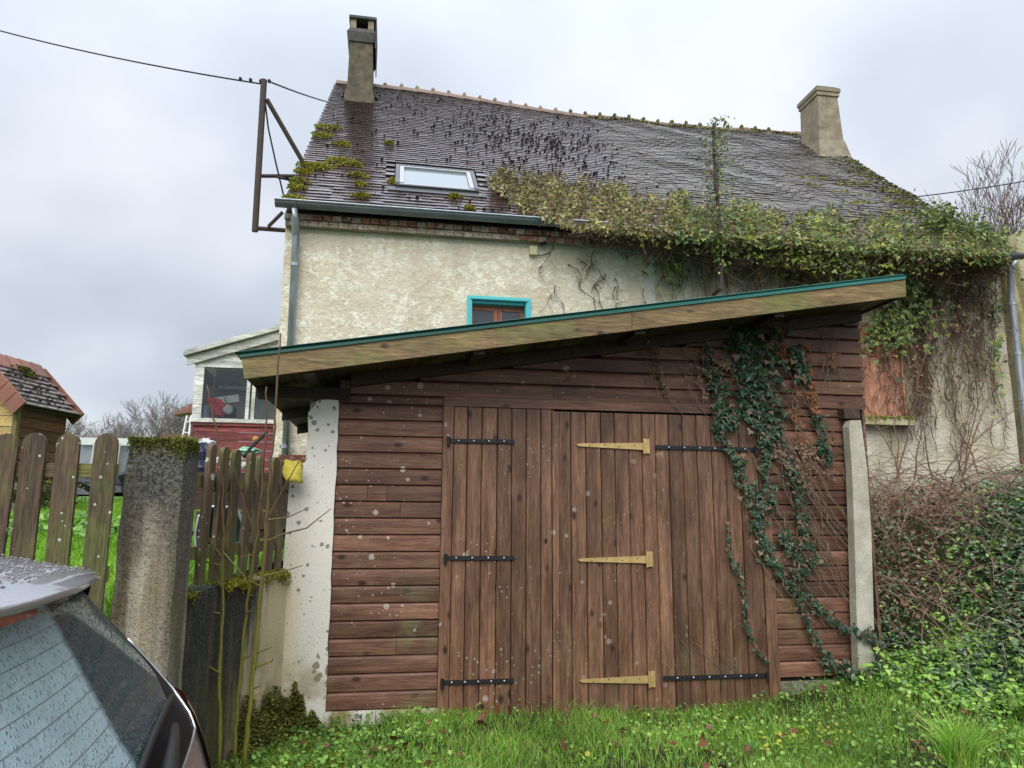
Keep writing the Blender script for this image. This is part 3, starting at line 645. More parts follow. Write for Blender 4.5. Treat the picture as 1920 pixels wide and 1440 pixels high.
# moss cushions on the tiles
mc = [(575, 311, 42, 13), (590, 312, 20, 9), (640, 301, 30, 9), (655, 309, 22, 5), (640, 269, 17, 6), (602, 253, 22, 7), (612, 238, 26, 6), (553, 351, 16, 9), (560, 340, 17, 8), (548, 372, 28, 6), (672, 328, 18, 6), (736, 340, 7, 7), (678, 367, 14, 5), (675, 345, 9, 4), (853, 368, 12, 4), (880, 389, 10, 4), (566, 322, 14, 6), (730, 268, 8, 4)]
for i, (u, v, ru, rv) in enumerate(mc):
    x, vv = onroof(u, v, .04); p = rp_(x, vv, .02); D = p[1]
    Rx, Rv = ru*D/FP, rv*D/FP*1.9
    N = int(260+Rx*Rv*9000); q = np.sqrt(rng.uniform(0, 1, N)); th = rng.uniform(0, 6.283, N)
    lob = 1+.25*np.sin(th*3+i)+.15*np.sin(th*7+2*i); lob = lob*1.15
    px, pv = x+Rx*q*np.cos(th)*lob, vv+Rv*q*np.sin(th)*lob
    P = rp_(px, pv, .03+.045*(1-q**2)+rng.normal(0, .006, N)); P = P[px > -1.40]; 
    O('moss_cushion', *scatter(P, frames(len(P), RN, .8), rng.uniform(.016, .03, len(P)), *ROUND), M_moss, house, kind='stuff')
# small black moss balls scattered over the slope
B = []
while len(B) < 620:
    x, v = random.uniform(-1.2, 4.3), random.uniform(.3, 7.6)
    dens = .14+.95*math.exp(-((x-2.6)**2)/2.0-((v-4.6)**2)/2.6)
    if random.random() < dens and not (-.1 < x < 1.3 and 1.1 < v < 2.4): B.append((x, v, random.uniform(.010, .028)))
B = np.array(B); bv, bf = blob((0, 0, 0), 1.15, 1, .75, 3, 5, 3, .3)
O('moss_balls', *scatter(rp_(B[:, 0], B[:, 1], .042), frames(len(B), RN, .3), B[:, 2], bv, bf), M_bmoss, house, kind='stuff')
# moss flecks along the old slope's right verge and ridge
N = 5200; vv = rng.uniform(0, 8, N); px = xr(vv)-np.abs(rng.normal(0, .33, N))
k = rng.uniform(0, 1, N) < .75*(.3+np.sin(vv*5+px*3)**2); P = rp_(px[k], vv[k], .035)
px2 = rng.uniform(4.2, 9.3, 1500); P2 = rp_(px2, RL-np.abs(rng.normal(0, .12, 1500)), .06)
P = np.concatenate([P, P2])
O('verge_moss', *scatter(P, frames(len(P), RN, .8), rng.uniform(.02, .05, len(P)), *ROUND), M_dmoss, house, kind='stuff')
px = rng.uniform(6.8, 9, 2600); vv = rng.uniform(.2, 4, 2600); k = (px > 7.6-vv*.1) & (np.sin(px*4+vv*7)+np.sin(vv*11-px*3) > .5); P = rp_(px[k], vv[k], .04)
O('verge_moss', *scatter(P, frames(len(P), RN, .8), rng.uniform(.02, .05, len(P)), *ROUND), M_moss, house, kind='stuff', label='bright yellow moss flecks')
# ------------------------------------------------------------------ the garage
YG, YF = 5.96, 5.42
gar = thing('timber_garage', 'brown boarded garage with double doors and a sloping green edged roof', 'garage', (-.39, YG, 0))
def rz(x): return 2.50+(x+1.03)*.168            # underside of the roof boards
PT = .128
def boardpoly(h):      # section (y, z) of one weatherboard of height h: a lip at its top, a drip at its foot
    return [(0, .004), (-.004, h*.5), (-.003, h-.024), (.014, h-.006), (.022, h-.002), (.026, 0)]
def hboard(x0, x1, z, nm='board', h=PT, y=YG, par=gar):
    sec = [(x0, y+a+random.uniform(-.0015, .0015), z+b) for a, b in boardpoly(h)]
    return O(nm, *prism(sec, (x1-x0, 0, 0)), M_plankx, par)
def run(x0, x1, z, cuts):
    xs_ = [x0]+[c for c in cuts if x0+.15 < c < x1-.15]+[x1]
    for a, b in zip(xs_, xs_[1:]): hboard(a+.0015, b-.0015, z)
# left of the doors: 18 boards from the plinth up; the one with a light patch
for i in range(18):
    z = .095+i*PT; cuts = []
    if i == 12: cuts = [-.14, .01]
    if i in (3, 11): cuts = [.12]
    run(-.385, .438, z, cuts)
for i in range(18):
    z = .095+i*PT
    if z < .19: continue
    run(3.243, 4.10 if z > 2.3 else 4.09, z, [3.6] if i in (4, 9, 15) else [])
zl = .095+18*PT+.075
k = 0
z = zl
while z < 3.42:
    xm = max(-.385, (z+PT-.015-2.50)/.168-1.03)
    if xm < 4.2: run(xm, 4.215, z, [[1.35, 2.9], [2.15], [.8, 3.3], [1.9], [3.0], [2.4], [3.5]][k % 7])
    z += PT; k += 1
hboard(-.385, .438, .095+18*PT, h=.075); hboard(3.243, 4.10, .095+18*PT, h=.075)
box('inner_wall', -.38, 4.2, YG+.03, YG+.06, .06, 2.6, M_black, gar)
O('inner_wall', *prism([(-.38, YG+.032, 2.602), (4.2, YG+.032, 2.602), (4.2, YG+.032, rz(4.2)-.0), (-.38, YG+.032, rz(-.38)+.0)], (0, .025, 0)), M_black, gar)
box('plinth', -.40, .46, YG-.012, YG+.1, -.1, .088, M_pillar, gar)
box('plinth', 3.2, 4.15, YG+.0, YG+.1, -.1, .19, M_stone, gar)
# door frame
box('door_frame', .440, .522, YG-.026, YG+.02, .0, 2.392, M_plankz, gar)
O('lintel', *prism([(.440, YG-.03, 2.394), (3.25, YG-.03, 2.394), (3.25, YG-.03, 2.472), (.53, YG-.03, 2.472), (.440, YG-.03, 2.472)], (0, .05, 0)), M_plankx, gar)
box('door_frame', 3.145, 3.241, YG-.022, YG+.02, .06, 2.392, M_plankz, gar)
# two door leaves of vertical boards
def leafdoor(x0, edges, label, z0, z1):
    d = box('door_leaf', x0, edges[-1], YG+.004, YG+.026, z0+.01, z1-.01, M_black, gar, label=label)
    for a, b in zip(edges, edges[1:]):
        g = .0024; y = YG-.018+random.uniform(-.003, .003)
        sec = [(a+g, y+.006, z0+random.uniform(-.012, .006)), (a+g+.005, y, z0), (b-g-.005, y, z0), (b-g, y+.006, z0), (b-g, YG+.003, z0), (a+g, YG+.003, z0)]
        O('board', *prism([(p[0], p[1], z0) for p in sec], (0, 0, z1-z0)), M_plankz, d)
    return d
pxl = [850, 877, 904, 933, 960, 987, 1014, 1035, 1042]; pxr = [1042, 1070, 1098, 1126, 1152, 1178, 1203, 1228, 1253, 1279, 1305, 1332, 1358, 1384, 1415]
ex = lambda us: [float(aty(u, 800, YG-.018)[0]) for u in us]
L1 = ex(pxl); L2 = ex(pxr); L1[0] = .525; L2[-1] = 3.143; L1[-1] = 1.352; L2[0] = 1.352
leafdoor(.525, L1, 'narrower leaf with black strap hinges', -.03, 2.390)
leafdoor(1.352, L2, 'wider leaf with yellow hinges and black straps', -.03, 2.376)
box('astragal', 1.335, 1.385, YG-.034, YG-.0195, 0, 2.372, M_plankz, gar)
V, F = blob((1.281, YG-.019, 1.325), .012, .004, .022, 2); O('keyhole', V, F, M_black, gar)
# strap hinges
def hx(u, v): p = aty(u, v, YG-.03); return float(p[0]), float(p[2])
yh = YG-.026
for (u0, v0, u1, v1, n, knuckle) in ((838, 826, 964, 828, 4, 'l'), (832, 1046, 965, 1046, 4, 'l'), (826, 1280, 963, 1276, 5, 'l'), (1228, 838, 1418, 843, 6, 'r'), (1243, 1272, 1440, 1266, 6, 'r')):
    (a, za_), (b, zb_) = hx(u0, v0), hx(u1, v1)
    V = [(a, yh-.002, za_-.016), (b, yh-.002, zb_-.016), (b, yh+.004, zb_-.016), (a, yh+.004, za_-.016), (a, yh-.002, za_+.016), (b, yh-.002, zb_+.016), (b, yh+.004, zb_+.016), (a, yh+.004, za_+.016)]
    V = [(x, y-.006, z) for x, y, z in V]
    h = O('strap_hinge', V, BOXF, M_iron, gar)
    kx, kz = (a+.012, za_-.008) if knuckle == 'l' else (b-.012, zb_-.008)
    O('hinge_pin', *tube([(kx, yh-.022, kz-.035), (kx, yh-.022, kz+.04)], .014, 8), M_iron, h)
    for i in range(n):
        t = (i+.5)/n*.9+.06; bx_, bz_ = a+(b-a)*t, za_+(zb_-za_)*t
        V2, F2 = blob((bx_, yh-.01, bz_), .0085, .006, .0085, i, 8, 4, 0); O('bolt', V2, F2, M_bolt, h, smooth=True)
for (u0, v0, u1, v1) in ((1080, 834, 1206, 837), (1083, 1050, 1212, 1049), (1086, 1277, 1216, 1274)):
    (a, za_), (b, zb_) = hx(u0, v0), hx(u1, v1)
    ring = [(a, za_), (a+.025, za_-.012), (b, zb_-.030), (b, zb_+.030), (a+.025, za_+.012)]
    h = O('tee_hinge', *prism([(x, yh-.008, z) for x, z in ring], (0, .010, 0)), M_brass, gar)
    box('hinge_plate', b+.003, b+.055, yh-.010, yh+.002, zb_-.058, zb_+.062, M_brass, h)
    O('hinge_pin', *tube([(b+.004, yh-.014, zb_-.062), (b+.004, yh-.014, zb_+.064)], .009, 8), M_brass, h)
    for i in range(4): 
        t = .2+.22*i; V2, F2 = blob((a+(b-a)*t, yh-.010, za_+(zb_-za_)*t+(.008 if i % 2 else -.006)), .005, .003, .005, i, 6, 4, 0); O('screw', V2, F2, M_iron, h)
# roof: fascia in two lengths, soffit boards one by one, rafters, purlin ends, green corrugated sheet
def fas(x0, x1, dz, ex0=0, ex1=0):
    a, b = rz(x0), rz(x1)
    return O('fascia_board', *prism([(x0+ex0, YF, a-.025+dz), (x1+ex1, YF, b-.025+dz), (x1, YF, b+.128+dz), (x0, YF, a+.128+dz)], (0, .032, 0)), M_fascia, gar)
fas(-1.045, 1.862, 0, .03, 0); fas(1.866, 4.30, .002, 0, -.01)
O('roof_edge', *prism([(-1.06, YF-.012, rz(-1.06)+.128), (4.295, YF-.012, rz(4.295)+.130), (4.295, YF-.012, rz(4.295)+.156), (-1.06, YF-.012, rz(-1.06)+.148)], (0, .06, 0)), M_green, gar)
xs_ = np.arange(-1.03, 4.27, .104)
for i, x in enumerate(xs_):
    y1 = 8.75; d = random.uniform(-.002, .002)
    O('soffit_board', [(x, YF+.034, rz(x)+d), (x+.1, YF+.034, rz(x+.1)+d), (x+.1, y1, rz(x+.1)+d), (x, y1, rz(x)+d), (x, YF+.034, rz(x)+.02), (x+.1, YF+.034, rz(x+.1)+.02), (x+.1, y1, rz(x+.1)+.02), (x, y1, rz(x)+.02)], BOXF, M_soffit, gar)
for yq in (YG-.06, 7.3, 8.55):
    x0, x1 = (-1.0 if yq > 6 else -.3), 4.2
    O('rafter', *prism([(x0, yq, rz(x0)-.10), (x1, yq, rz(x1)-.10), (x1, yq, rz(x1)-.004), (x0, yq, rz(x0)-.004)], (0, .055, 0)), M_dark, gar)
for x0 in (-.62, .62, 1.9, 3.1):
    O('lookout', *prism([(x0, YF+.036, rz(x0)-.006), (x0+.085, YF+.036, rz(x0+.085)-.006), (x0+.085, YF+.036, rz(x0)-.045), (x0, YF+.036, rz(x0)-.05)], (0, YG-.07-YF-.036, 0)), M_dark, gar)
O('verge_board', *prism([(4.27, YF+.034, rz(4.27)-.02), (4.30, YF+.034, rz(4.3)-.02), (4.30, YF+.034, rz(4.3)+.12), (4.27, YF+.034, rz(4.27)+.12)], (0, 3.3, 0)), M_dark, gar)
box('wall_plate', -1.01, -.3, YG-.055, YG+.09, 2.418, 2.508, M_dark, gar)
box('wall_plate', -.80, -.4, 8.4, 8.52, zat(570, 813, 8.4), zat(570, 799, 8.4), M_dark, gar)
ny = 200; V = []; F = []
for j in range(ny+1):
    y = YF-.02+(8.8-YF+.02)*j/ny; wv = .016*math.sin(2*math.pi*y/.085)
    for x in (-1.085, 4.31): V.append((x, y, rz(x)+.172+wv-(.0)))
    for x in (-1.085, 4.31): V.append((x, y, rz(x)+.166+wv))
for j in range(ny): a = j*4; F += [(a, a+1, a+5, a+4), (a+2, a+6, a+7, a+3), (a, a+4, a+6, a+2), (a+1, a+3, a+7, a+5)]
O('roof_sheet', V, F, M_green, gar)
# side and back walls, so that the place holds from the side
box('side_wall', -.62, -.42, YG+.13, 8.5, .5, 2.45, M_wallq, gar)
for i in range(24): box('side_board', 4.19, 4.213, YG+.02, 8.5, .3+i*PT, .3+(i+1)*PT-.006, M_plankx, gar)
box('back_wall', -.4, 4.18, 8.44, 8.5, .5, 2.5, M_dark, gar)
# roughcast pillar and wall end at the garage's left
def slabpoly(nm, poly, y, dep, mat, par, nseg=1, **k): return O(nm, *prism([(x, y, z) for x, z in poly], (0, dep, 0)), mat, par, **k)
random.seed(5)
edge = [(-.385+random.uniform(-.004, .006), z) for z in np.linspace(.0, 2.41, 26)]
top = [(-.40, 2.415), (-.47, 2.42), (-.55, 2.41), (-.575, 2.36), (-.615, 2.31)]
left = [(-.61+random.uniform(-.006, .006), z) for z in np.linspace(2.25, 1.93, 4)]+[(-.66, 1.90), (-.72, 1.86), (-.73, 1.7), (-.735, 1.4), (-.74, 1.13), (-.745, .6), (-.76, -.1)]
slabpoly('pillar', edge+top+left, YG-.03, .16, M_pillar, gar, label='roughcast white pillar')
cp = box('coping_brick', float(aty(522, 853, YG)[0]), float(aty(582, 853, YG)[0]), YG-.01, YG+.12, float(aty(550, 876, YG)[2]), float(aty(550, 853, YG)[2]), M_brick, gar)
# ------------------------------------------------------------------ leaning concrete post at the right corner
def px(u, v, y): return aty(u, v, y)
yq = YG-.14
V = []; prof = [(1588, 1626, 800), (1588, 1615, 785)]
L = [(1602, 1640, 1275), (1600, 1638, 1150), (1596, 1634, 1000), (1592, 1626, 880), (1587, 1616, 800), (1592, 1614, 788)]
for u0, u1, v in L:
    a, b = px(u0, v, yq), px(u1, v, yq); a = a+(b-a)*.16; V += [tuple(a), tuple(b), (b[0], yq+.09, b[2]), (a[0], yq+.09, a[2])]
F = [(3, 2, 1, 0)]+[(4*i+j, 4*i+(j+1) % 4, 4*i+4+(j+1) % 4, 4*i+4+j) for i in range(len(L)-1) for j in range(4)]+[tuple(range(len(V)-4, len(V)))]
V = [(x, y, z-(.25 if i < 4 else 0)) for i, (x, y, z) in enumerate(V)]
O('concrete_post', V, F, M_post, label='pale leaning concrete post at the garage corner by the brambles', cat='post')
a, b = px(1589, 783, yq), px(1617, 765, yq)
box('corner_block', a[0], b[0], YG-.10, YG-.006, a[2], b[2], M_dark, gar)
# ------------------------------------------------------------------ low wall, gatepost, fences
lw0 = 4.18
def wl(y, off=0.): return wallx(y)+off
n = 14; V = []; F = []
for i in range(n+1):
    y = lw0+(5.99-lw0)*i/n; zt_ = 1.10+random.uniform(-.012, .012)
    V += [(wl(y), y, -.15), (wl(y)+.012*random.random(), y, zt_), (wl(y)-.22, y, zt_+.005), (wl(y)-.22, y, -.15)]
for i in range(n):
    for j in range(4): F.append((4*i+j, 4*i+4+j, 4*i+4+(j+1) % 4, 4*i+(j+1) % 4))
F += [(0, 1, 2, 3), (4*n+3, 4*n+2, 4*n+1, 4*n)]
O('low_wall', V, F, M_lowwall, label='low black stained rendered wall between gatepost and garage', cat='wall')
pe = wl(5.99)
# cream return joining the low wall to the garage pillar
O('wall_return', *prism([(pe-.05, YG-.028, -.15), (-.742, YG-.028, -.15), (-.735, YG-.028, 1.112), (pe-.05, YG-.028, 1.112)], (0, .12, 0)), M_pillar, gar)
def mossrun(name, P, mat, sz, **k): return O(name, *scatter(P, frames(len(P), (0, 0, 1), .9), rng.uniform(sz[0], sz[1], len(P)), *ROUND), mat, kind='stuff', **k)
N = 9000; y = rng.uniform(4.25, 6.0, N); k = (np.sin(y*9)+np.sin(y*23)*.5 > -.3); y = y[k]; N = len(y)
hgt = rng.uniform(-.01, .018, N); ov = rng.uniform(-.2, .012, N); P = np.stack([wl(y)+ov, y, 1.105+hgt], 1)
drop = rng.uniform(0, 1, N) < .35; P[drop, 0] = wl(y[drop])+rng.uniform(.0, .035, drop.sum()); P[drop, 2] = 1.10-np.abs(rng.normal(0, .04, drop.sum()))*(.2+np.abs(np.sin(y[drop]*5)))
mossrun('wall_moss', P, M_moss, (.008, .016), label='moss growing along the top of the low wall')
# gatepost
gp = thing('gatepost', 'square blackened concrete gatepost with moss on its top', 'gatepost', (-1.16, 4.1, 0))
n = 12; V = []; F = []; rr = random.Random(3)
cxg, cyg = -1.119, 4.02; ring = [(-1, -1), (0, -1), (1, -1), (1, 0), (1, 1), (0, 1), (-1, 1), (-1, 0)]
for i in range(n+1):
    z = -.1+(1.90+.1)*i/n; s_ = .139 if z > .9 else .139+.03*(1-z/.9)
    if i == n: s_ = .127
    for a, b in ring: V.append((cxg+a*s_*(.97 if a*b else 1)+rr.uniform(-.006, .006), cyg+b*s_*(.97 if a*b else 1)+rr.uniform(-.006, .006), z+(rr.uniform(-.015, .01) if i == n else 0)))
for i in range(n):
    for j in range(8): F.append((8*i+j, 8*i+(j+1) % 8, 8*i+8+(j+1) % 8, 8*i+8+j))
F.append(tuple(range(8*n, 8*n+8)))
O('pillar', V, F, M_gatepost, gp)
N = 3000; P = np.stack([cxg+rng.uniform(-.13, .135, N), cyg+rng.uniform(-.13, .13, N), np.full(N, 1.905)], 1); k = rng.uniform(0, 1, N) < .05+.8*smooth(0, .12, P[:, 0]-cxg)
P = P[k]; P[:, 2] += rng.uniform(-.01, .006, len(P)); 
E1 = np.stack([cxg+rng.uniform(-.13, .14, 1500), np.full(1500, cyg-.136), 1.9-np.abs(rng.normal(0, .022, 1500))*(1+.9*np.sin(np.linspace(0, 60, 1500)))], 1); E1[:, 2] -= .04*smooth(.0, .15, E1[:, 0]-cxg)*rng.uniform(0, 1.5, 1500)
E2 = np.stack([np.full(900, cxg+.136), cyg+rng.uniform(-.13, .13, 900), 1.9-np.abs(rng.normal(0, .03, 900))], 1)
O('moss', *scatter(P, frames(len(P), (0, 0, 1), .9), rng.uniform(.008, .014, len(P)), *ROUND), M_moss, gp, kind='stuff')
P = np.concatenate([E1, E2]); O('moss', *scatter(P, frames(len(P), (0, -1, .3), .9), rng.uniform(.006, .012, len(P)), *ROUND), M_dmoss, gp, kind='stuff')
B_, F_ = blades(np.stack([cxg+rng.uniform(.0, .16, 260), cyg+rng.uniform(-.12, .1, 260), np.full(260, 1.91)], 1), rng.uniform(.015, .04, 260), .0015)
O('dry_moss', B_, F_, M_ivypale, gp, kind='stuff')
# pickets
def picketmesh(w_, h, t=.022):
    n = 8; arc = [(math.cos(math.pi*i/n)*w_/2, h-w_/2+math.sin(math.pi*i/n)*w_/2) for i in range(n+1)]
    return prism([(w_/2, 0, 0)]+[(a, 0, b) for a, b in arc]+[(-w_/2, 0, 0)], (0, t, 0))
pf = thing('picket_fence', 'weathered round topped picket fence behind the grey car', 'fence', (-1.6, 3.75, 1.0))
me_p = mesh('picket', *picketmesh(.098, 1.12), M_picket)
for i, (u, v) in enumerate(((-118, 813), (-55, 812), (6, 812), (66, 811), (133, 812), (201, 812))):
    p = aty(u, v, 3.70); o = link('picket', me_p, pf); o.location = (p[0], 3.70, p[2]-1.12); o.rotation_euler = (0, [.01, .02, .015, .0, -.008, .0][i]+.0, random.gauss(0, .03)); o.scale = (1, 1, 1)
zt_ = aty(150, 869, 3.73); zb2 = aty(150, 895, 3.73)
box('rail', -3.6, cxg-.12, 3.724, 3.764, zb2[2], zt_[2], M_rail, pf)
zt_ = aty(215, 1062, 3.73); box('rail', -3.6, cxg-.12, 3.724, 3.764, zt_[2]-.07, zt_[2], M_rail, pf)
pf2 = thing('picket_fence', 'shorter picket run standing on top of the low wall', 'fence', (-.9, 5, 1.1))
tops = [(375, 832), (432, 836), (484, 845), (523, 850), (558, 853), (586, 860)]
us = [367, 397, 423, 448, 472, 493, 517, 536]; vs_ = [828, 833, 838, 843, 848, 853, 857, 862]
ys_ = np.linspace(4.33, 5.72, 8)
prev = None
for i in range(8):
    d = ray(us[i], vs_[i]); # where the sight line meets the vertical plane of the fence
    a_ = wallx(0)-.02; t = a_/(d[0]-.242*d[1]); q = EYE+d*t
    o = link('picket', me_p, pf2); o.location = (q[0], q[1], 1.13-(.0)); o.scale = (.92, 1.4, (q[2]-1.13)/1.12); o.rotation_euler = (random.gauss(0, .008), random.gauss(0, .012)+.01, math.radians(76.5)+random.gauss(0, .06))
    if i == 7: lastp = q.copy()
for k_ in range(9):
    o = link('picket', me_p, pf); o.location = (-2.13-k_*.163, 3.70, 1.90-1.12+random.gauss(0, .006)); o.rotation_euler = (0, random.gauss(0, .01), 0)
for zc in (1.68, 1.27):
    V = []
    for z in (zc, zc+.075):
        for off in (-.085, -.048): 
            for y in (4.2, 5.95): V.append((wl(y)+off, y, z))
    O('rail', [V[0], V[2], V[3], V[1], V[4], V[6], V[7], V[5]], BOXF, M_rail, pf2)
# yellow rubber glove pulled over the last picket
P = []; nn = 9
yl = flat('yellow rubber', (.62, .52, .08), .5, var=.15, sc=30, bump=.006)
c = aty(546, 882, float(lastp[1])-.03); V = []; F = []
for i in range(7):
    z = c[2]+.07-.026*i
    for k in range(nn):
        th = 2*math.pi*k/nn; q = 1+.14*math.sin(3*th+i*1.3)+.07*random.uniform(-1, 1)
        V.append((c[0]+.072*q*math.cos(th)*(1-.1*abs(i-3)/3)+.004*i, c[1]+.05*q*math.sin(th), z+.012*math.sin(th*2+i)))
for i in range(6):
    for k in range(nn): F.append((i*nn+k, i*nn+(k+1) % nn, (i+1)*nn+(k+1) % nn, (i+1)*nn+k))
F.append(tuple(range(6*nn, 7*nn))); O('yellow_glove', V, F, yl, label='crumpled yellow rubber glove pulled over the end picket', cat='glove', smooth=True)
# ------------------------------------------------------------------ lean-to with a dusty window
YL = 10.4
lt = thing('lean_to', 'white and dark red boarded lean-to with a dusty window full of clutter', 'lean-to', (-2, YL, 1.5))
P = lambda u, v, y=YL: aty(u, v, y)
x0, x1 = float(P(366, 700)[0]), -1.0
zs, zb = float(P(430, 785)[2]), float(P(430, 690)[2])   # window foot and head
zt0, zt1 = float(P(366, 668)[2]), float(P(515, 628)[2]); sl = (zt1-zt0)/(float(P(515, 628)[0])-x0)
# red boards below, white gable boards above
z = zs-.06-.12*9
for i in range(9): box('board', x0+.02, x1, YL, YL+.03, z+i*.12, z+(i+1)*.12-.006, M_redboard, lt)
box('sill', x0-.02, x1, YL-.05, YL+.03, zs-.058, zs-.005, M_whitewood, lt); box('sill', x0+.01, x1, YL-.03, YL+.02, zs-.10, zs-.06, M_redboard, lt)
box('post', x0, x0+.115, YL-.01, YL+.09, zs, zb+.0, M_whitewood, lt)
xm = float(P(466, 700)[0]); 
for a in (xm-.01, xm+.062): box('mullion', a, a+.045, YL-.008, YL+.05, zs, zb, M_whitewood, lt)
box('head_rail', x0-.0, x1, YL-.012, YL+.06, zb+.002, zb+.10, M_whitewood, lt)
for i in range(4):
    za = zb+.104+i*.085; xa = x0+max(0, (za+.0-zt0+.08)/sl); 
    if xa < x1-.1:
        O('board', *prism([(xa, YL+.004*i, za), (x1, YL+.004*i, za), (x1, YL+.004*i, za+.08), (xa+.08/sl, YL+.004*i, za+.08)], (0, .03, 0)), M_whitewood, lt)
O('barge_board', *prism([(x0-.10, YL-.06, zt0-.135), (x1, YL-.06, zt0-.135+sl*(x1-x0+.1)), (x1, YL-.06, zt0-.02+sl*(x1-x0+.1)), (x0-.10, YL-.06, zt0-.02)], (0, .035, 0)), M_whitewood, lt)
O('roof', *prism([(x0-.14, YL-.12, zt0-.018), (x1, YL-.12, zt0-.018+sl*(x1-x0+.14)), (x1, YL-.12, zt0+.05+sl*(x1-x0+.14)), (x0-.14, YL-.12, zt0+.05)], (0, 3.2, 0)), M_whitewood, lt)
box('side_wall', x0, x0+.04, YL+.09, YL+3, 1.2, zt0-.1, M_whitewood, lt)
box('pane', x0+.115, xm-.012, YL+.02, YL+.026, zs, zb, M_dusty, lt); box('pane', xm+.107, x1, YL+.02, YL+.026, zs, zb, M_dusty, lt)
box('back_panel', x0+.1, x1, YL+.75, YL+.8, zs-.1, zb+.1, flat('dusty back wall', (.50, .50, .49), .9, var=.3, sc=5), lt)
box('inner_floor', x0+.1, x1, YL+.05, YL+.75, zs-.06, zs-.03, M_soffit, lt)
def item(nm, geo, mat, label, cat, **k): return O(nm, *geo, mat, label=label, cat=cat, **k)
s_ = P(440, 727, YL+.5)
item('wall_shelf', bar(x0+.2, xm-.03, YL+.5, YL+.74, s_[2]-.02, s_[2]+.02), M_whitewood, 'white shelf board across the inside of the dusty window', 'shelf')
rr = random.Random(4)
for i, (u, v, w_, h, c, nm, lb) in enumerate(((392, 717, .10, .12, (.16, .13, .11), 'jar', 'dim brown jar, left end of the shelf behind dusty glass'), (412, 718, .12, .10, (.3, .28, .25), 'tin', 'grey tin standing mid shelf behind dusty glass'), (440, 719, .16, .08, (.12, .11, .12), 'basket', 'dark low basket, right end of the shelf behind dusty glass'))):
    p = P(u, v, YL+.58); zc0 = s_[2]+.022
    prof = [(.0, 0), (.8, 0), (1, .1), (1, .75), (.7, .9), (.75, 1)]
    V = []; F = []
    for a, b in prof:
        for k in range(10): V.append((p[0]+w_/2*a*math.cos(k*.6283), YL+.58+w_/2*a*math.sin(k*.6283), zc0+h*b))
    for q in range(5):
        for k in range(10): F.append((q*10+k, q*10+(k+1) % 10, q*10+10+(k+1) % 10, q*10+10+k))
    item(nm, (V, F), flat(nm+' paint', c), lb, nm)
p = P(425, 750, YL+.3); M_card = flat('white card', (.80, .78, .74), .8)
bxv, bxf = boxv(-.17, .17, -.04, .04, -.05, .05), BOXF; rot = Matrix.Rotation(-.17, 3, 'Y')
V = [tuple(Vector(p)+rot@Vector(v)) for v in bxv]
cb = item('carton', (V, bxf), M_card, 'tilted white carton with a small dark ring, behind the dusty window', 'box')
t_ = [tuple(Vector(p)+rot@Vector((.0+.022*math.cos(a), -.046, .026*math.sin(a)))) for a in np.linspace(.5, 5.9, 12)]
O('ring_mark', *tube(t_, .0045, 4), M_iron, cb)
box('prop', p[0]-.1, p[0]+.1, YL+.3, YL+.5, zs-.03, p[2]-.09, M_soffit, lt)
V, F = blob(P(405, 763, YL+.2), .13, .09, .13, 9, 12, 8, .28); V = [(x+.35*(float(P(405, 763, YL+.2)[2])-z), y, z) for x, y, z in V]
item('red_cloth', (V, F), flat('red cloth', (.80, .05, .07), .8, bump=.01), 'crumpled red cloth in the lower part of the dusty window', 'cloth')
p = P(385, 772, YL+.12); V, F = tube([(p[0], p[1], zs), (p[0], p[1], zs+.13), (p[0], p[1], zs+.14), (p[0], p[1], zs+.18)], [.06, .06, .065, .065], 12)
item('paint_pot', (V, F), flat('blue grey plastic', (.25, .36, .48), .5), 'blue grey paint pot at the corner of the dusty window', 'pot')
V, F = blob(P(428, 768, YL+.15), .07, .05, .07, 21, 8, 6, .2); item('paper_bundle', (V, F), M_card, 'crumpled pale paper lying beside the red cloth', 'paper')
# old eave showing past the lean-to, and the ladder
p = P(352, 765, 11.5)
er = thing('far_eave', 'end of a low red tiled eave left of the lean-to', 'eave', tuple(p))
for i in range(4):
    O('tile', *prism([(p[0]-.16+.06*i, 11.4+.1*i, p[2]-.12+.07*i), (p[0]+.3, 11.4+.1*i, p[2]-.02+.07*i), (p[0]+.3, 11.4+.1*i, p[2]+.02+.07*i), (p[0]-.16+.06*i, 11.4+.1*i, p[2]-.08+.07*i)], (0, .3, 0)), M_rtile, er)
ld = thing('ladder', 'pale aluminium ladder leaning beside the lean-to', 'ladder', tuple(P(342, 840, 10.2)))
M_alu = flat('dull aluminium', (.5, .5, .48), .45, metal=.4)
a0, a1, b0, b1 = P(334, 860, 10.1), P(351, 780, 10.5), P(349, 862, 10.1), P(359, 780, 10.5)
O('rail', *tube([a0, a1], .017, 5), M_alu, ld); O('rail', *tube([b0, b1], .017, 5), M_alu, ld)
for t in (.1, .35, .6, .85): O('rung', *tube([a0+(a1-a0)*t, b0+(b1-b0)*t], .011, 5), M_alu, ld)
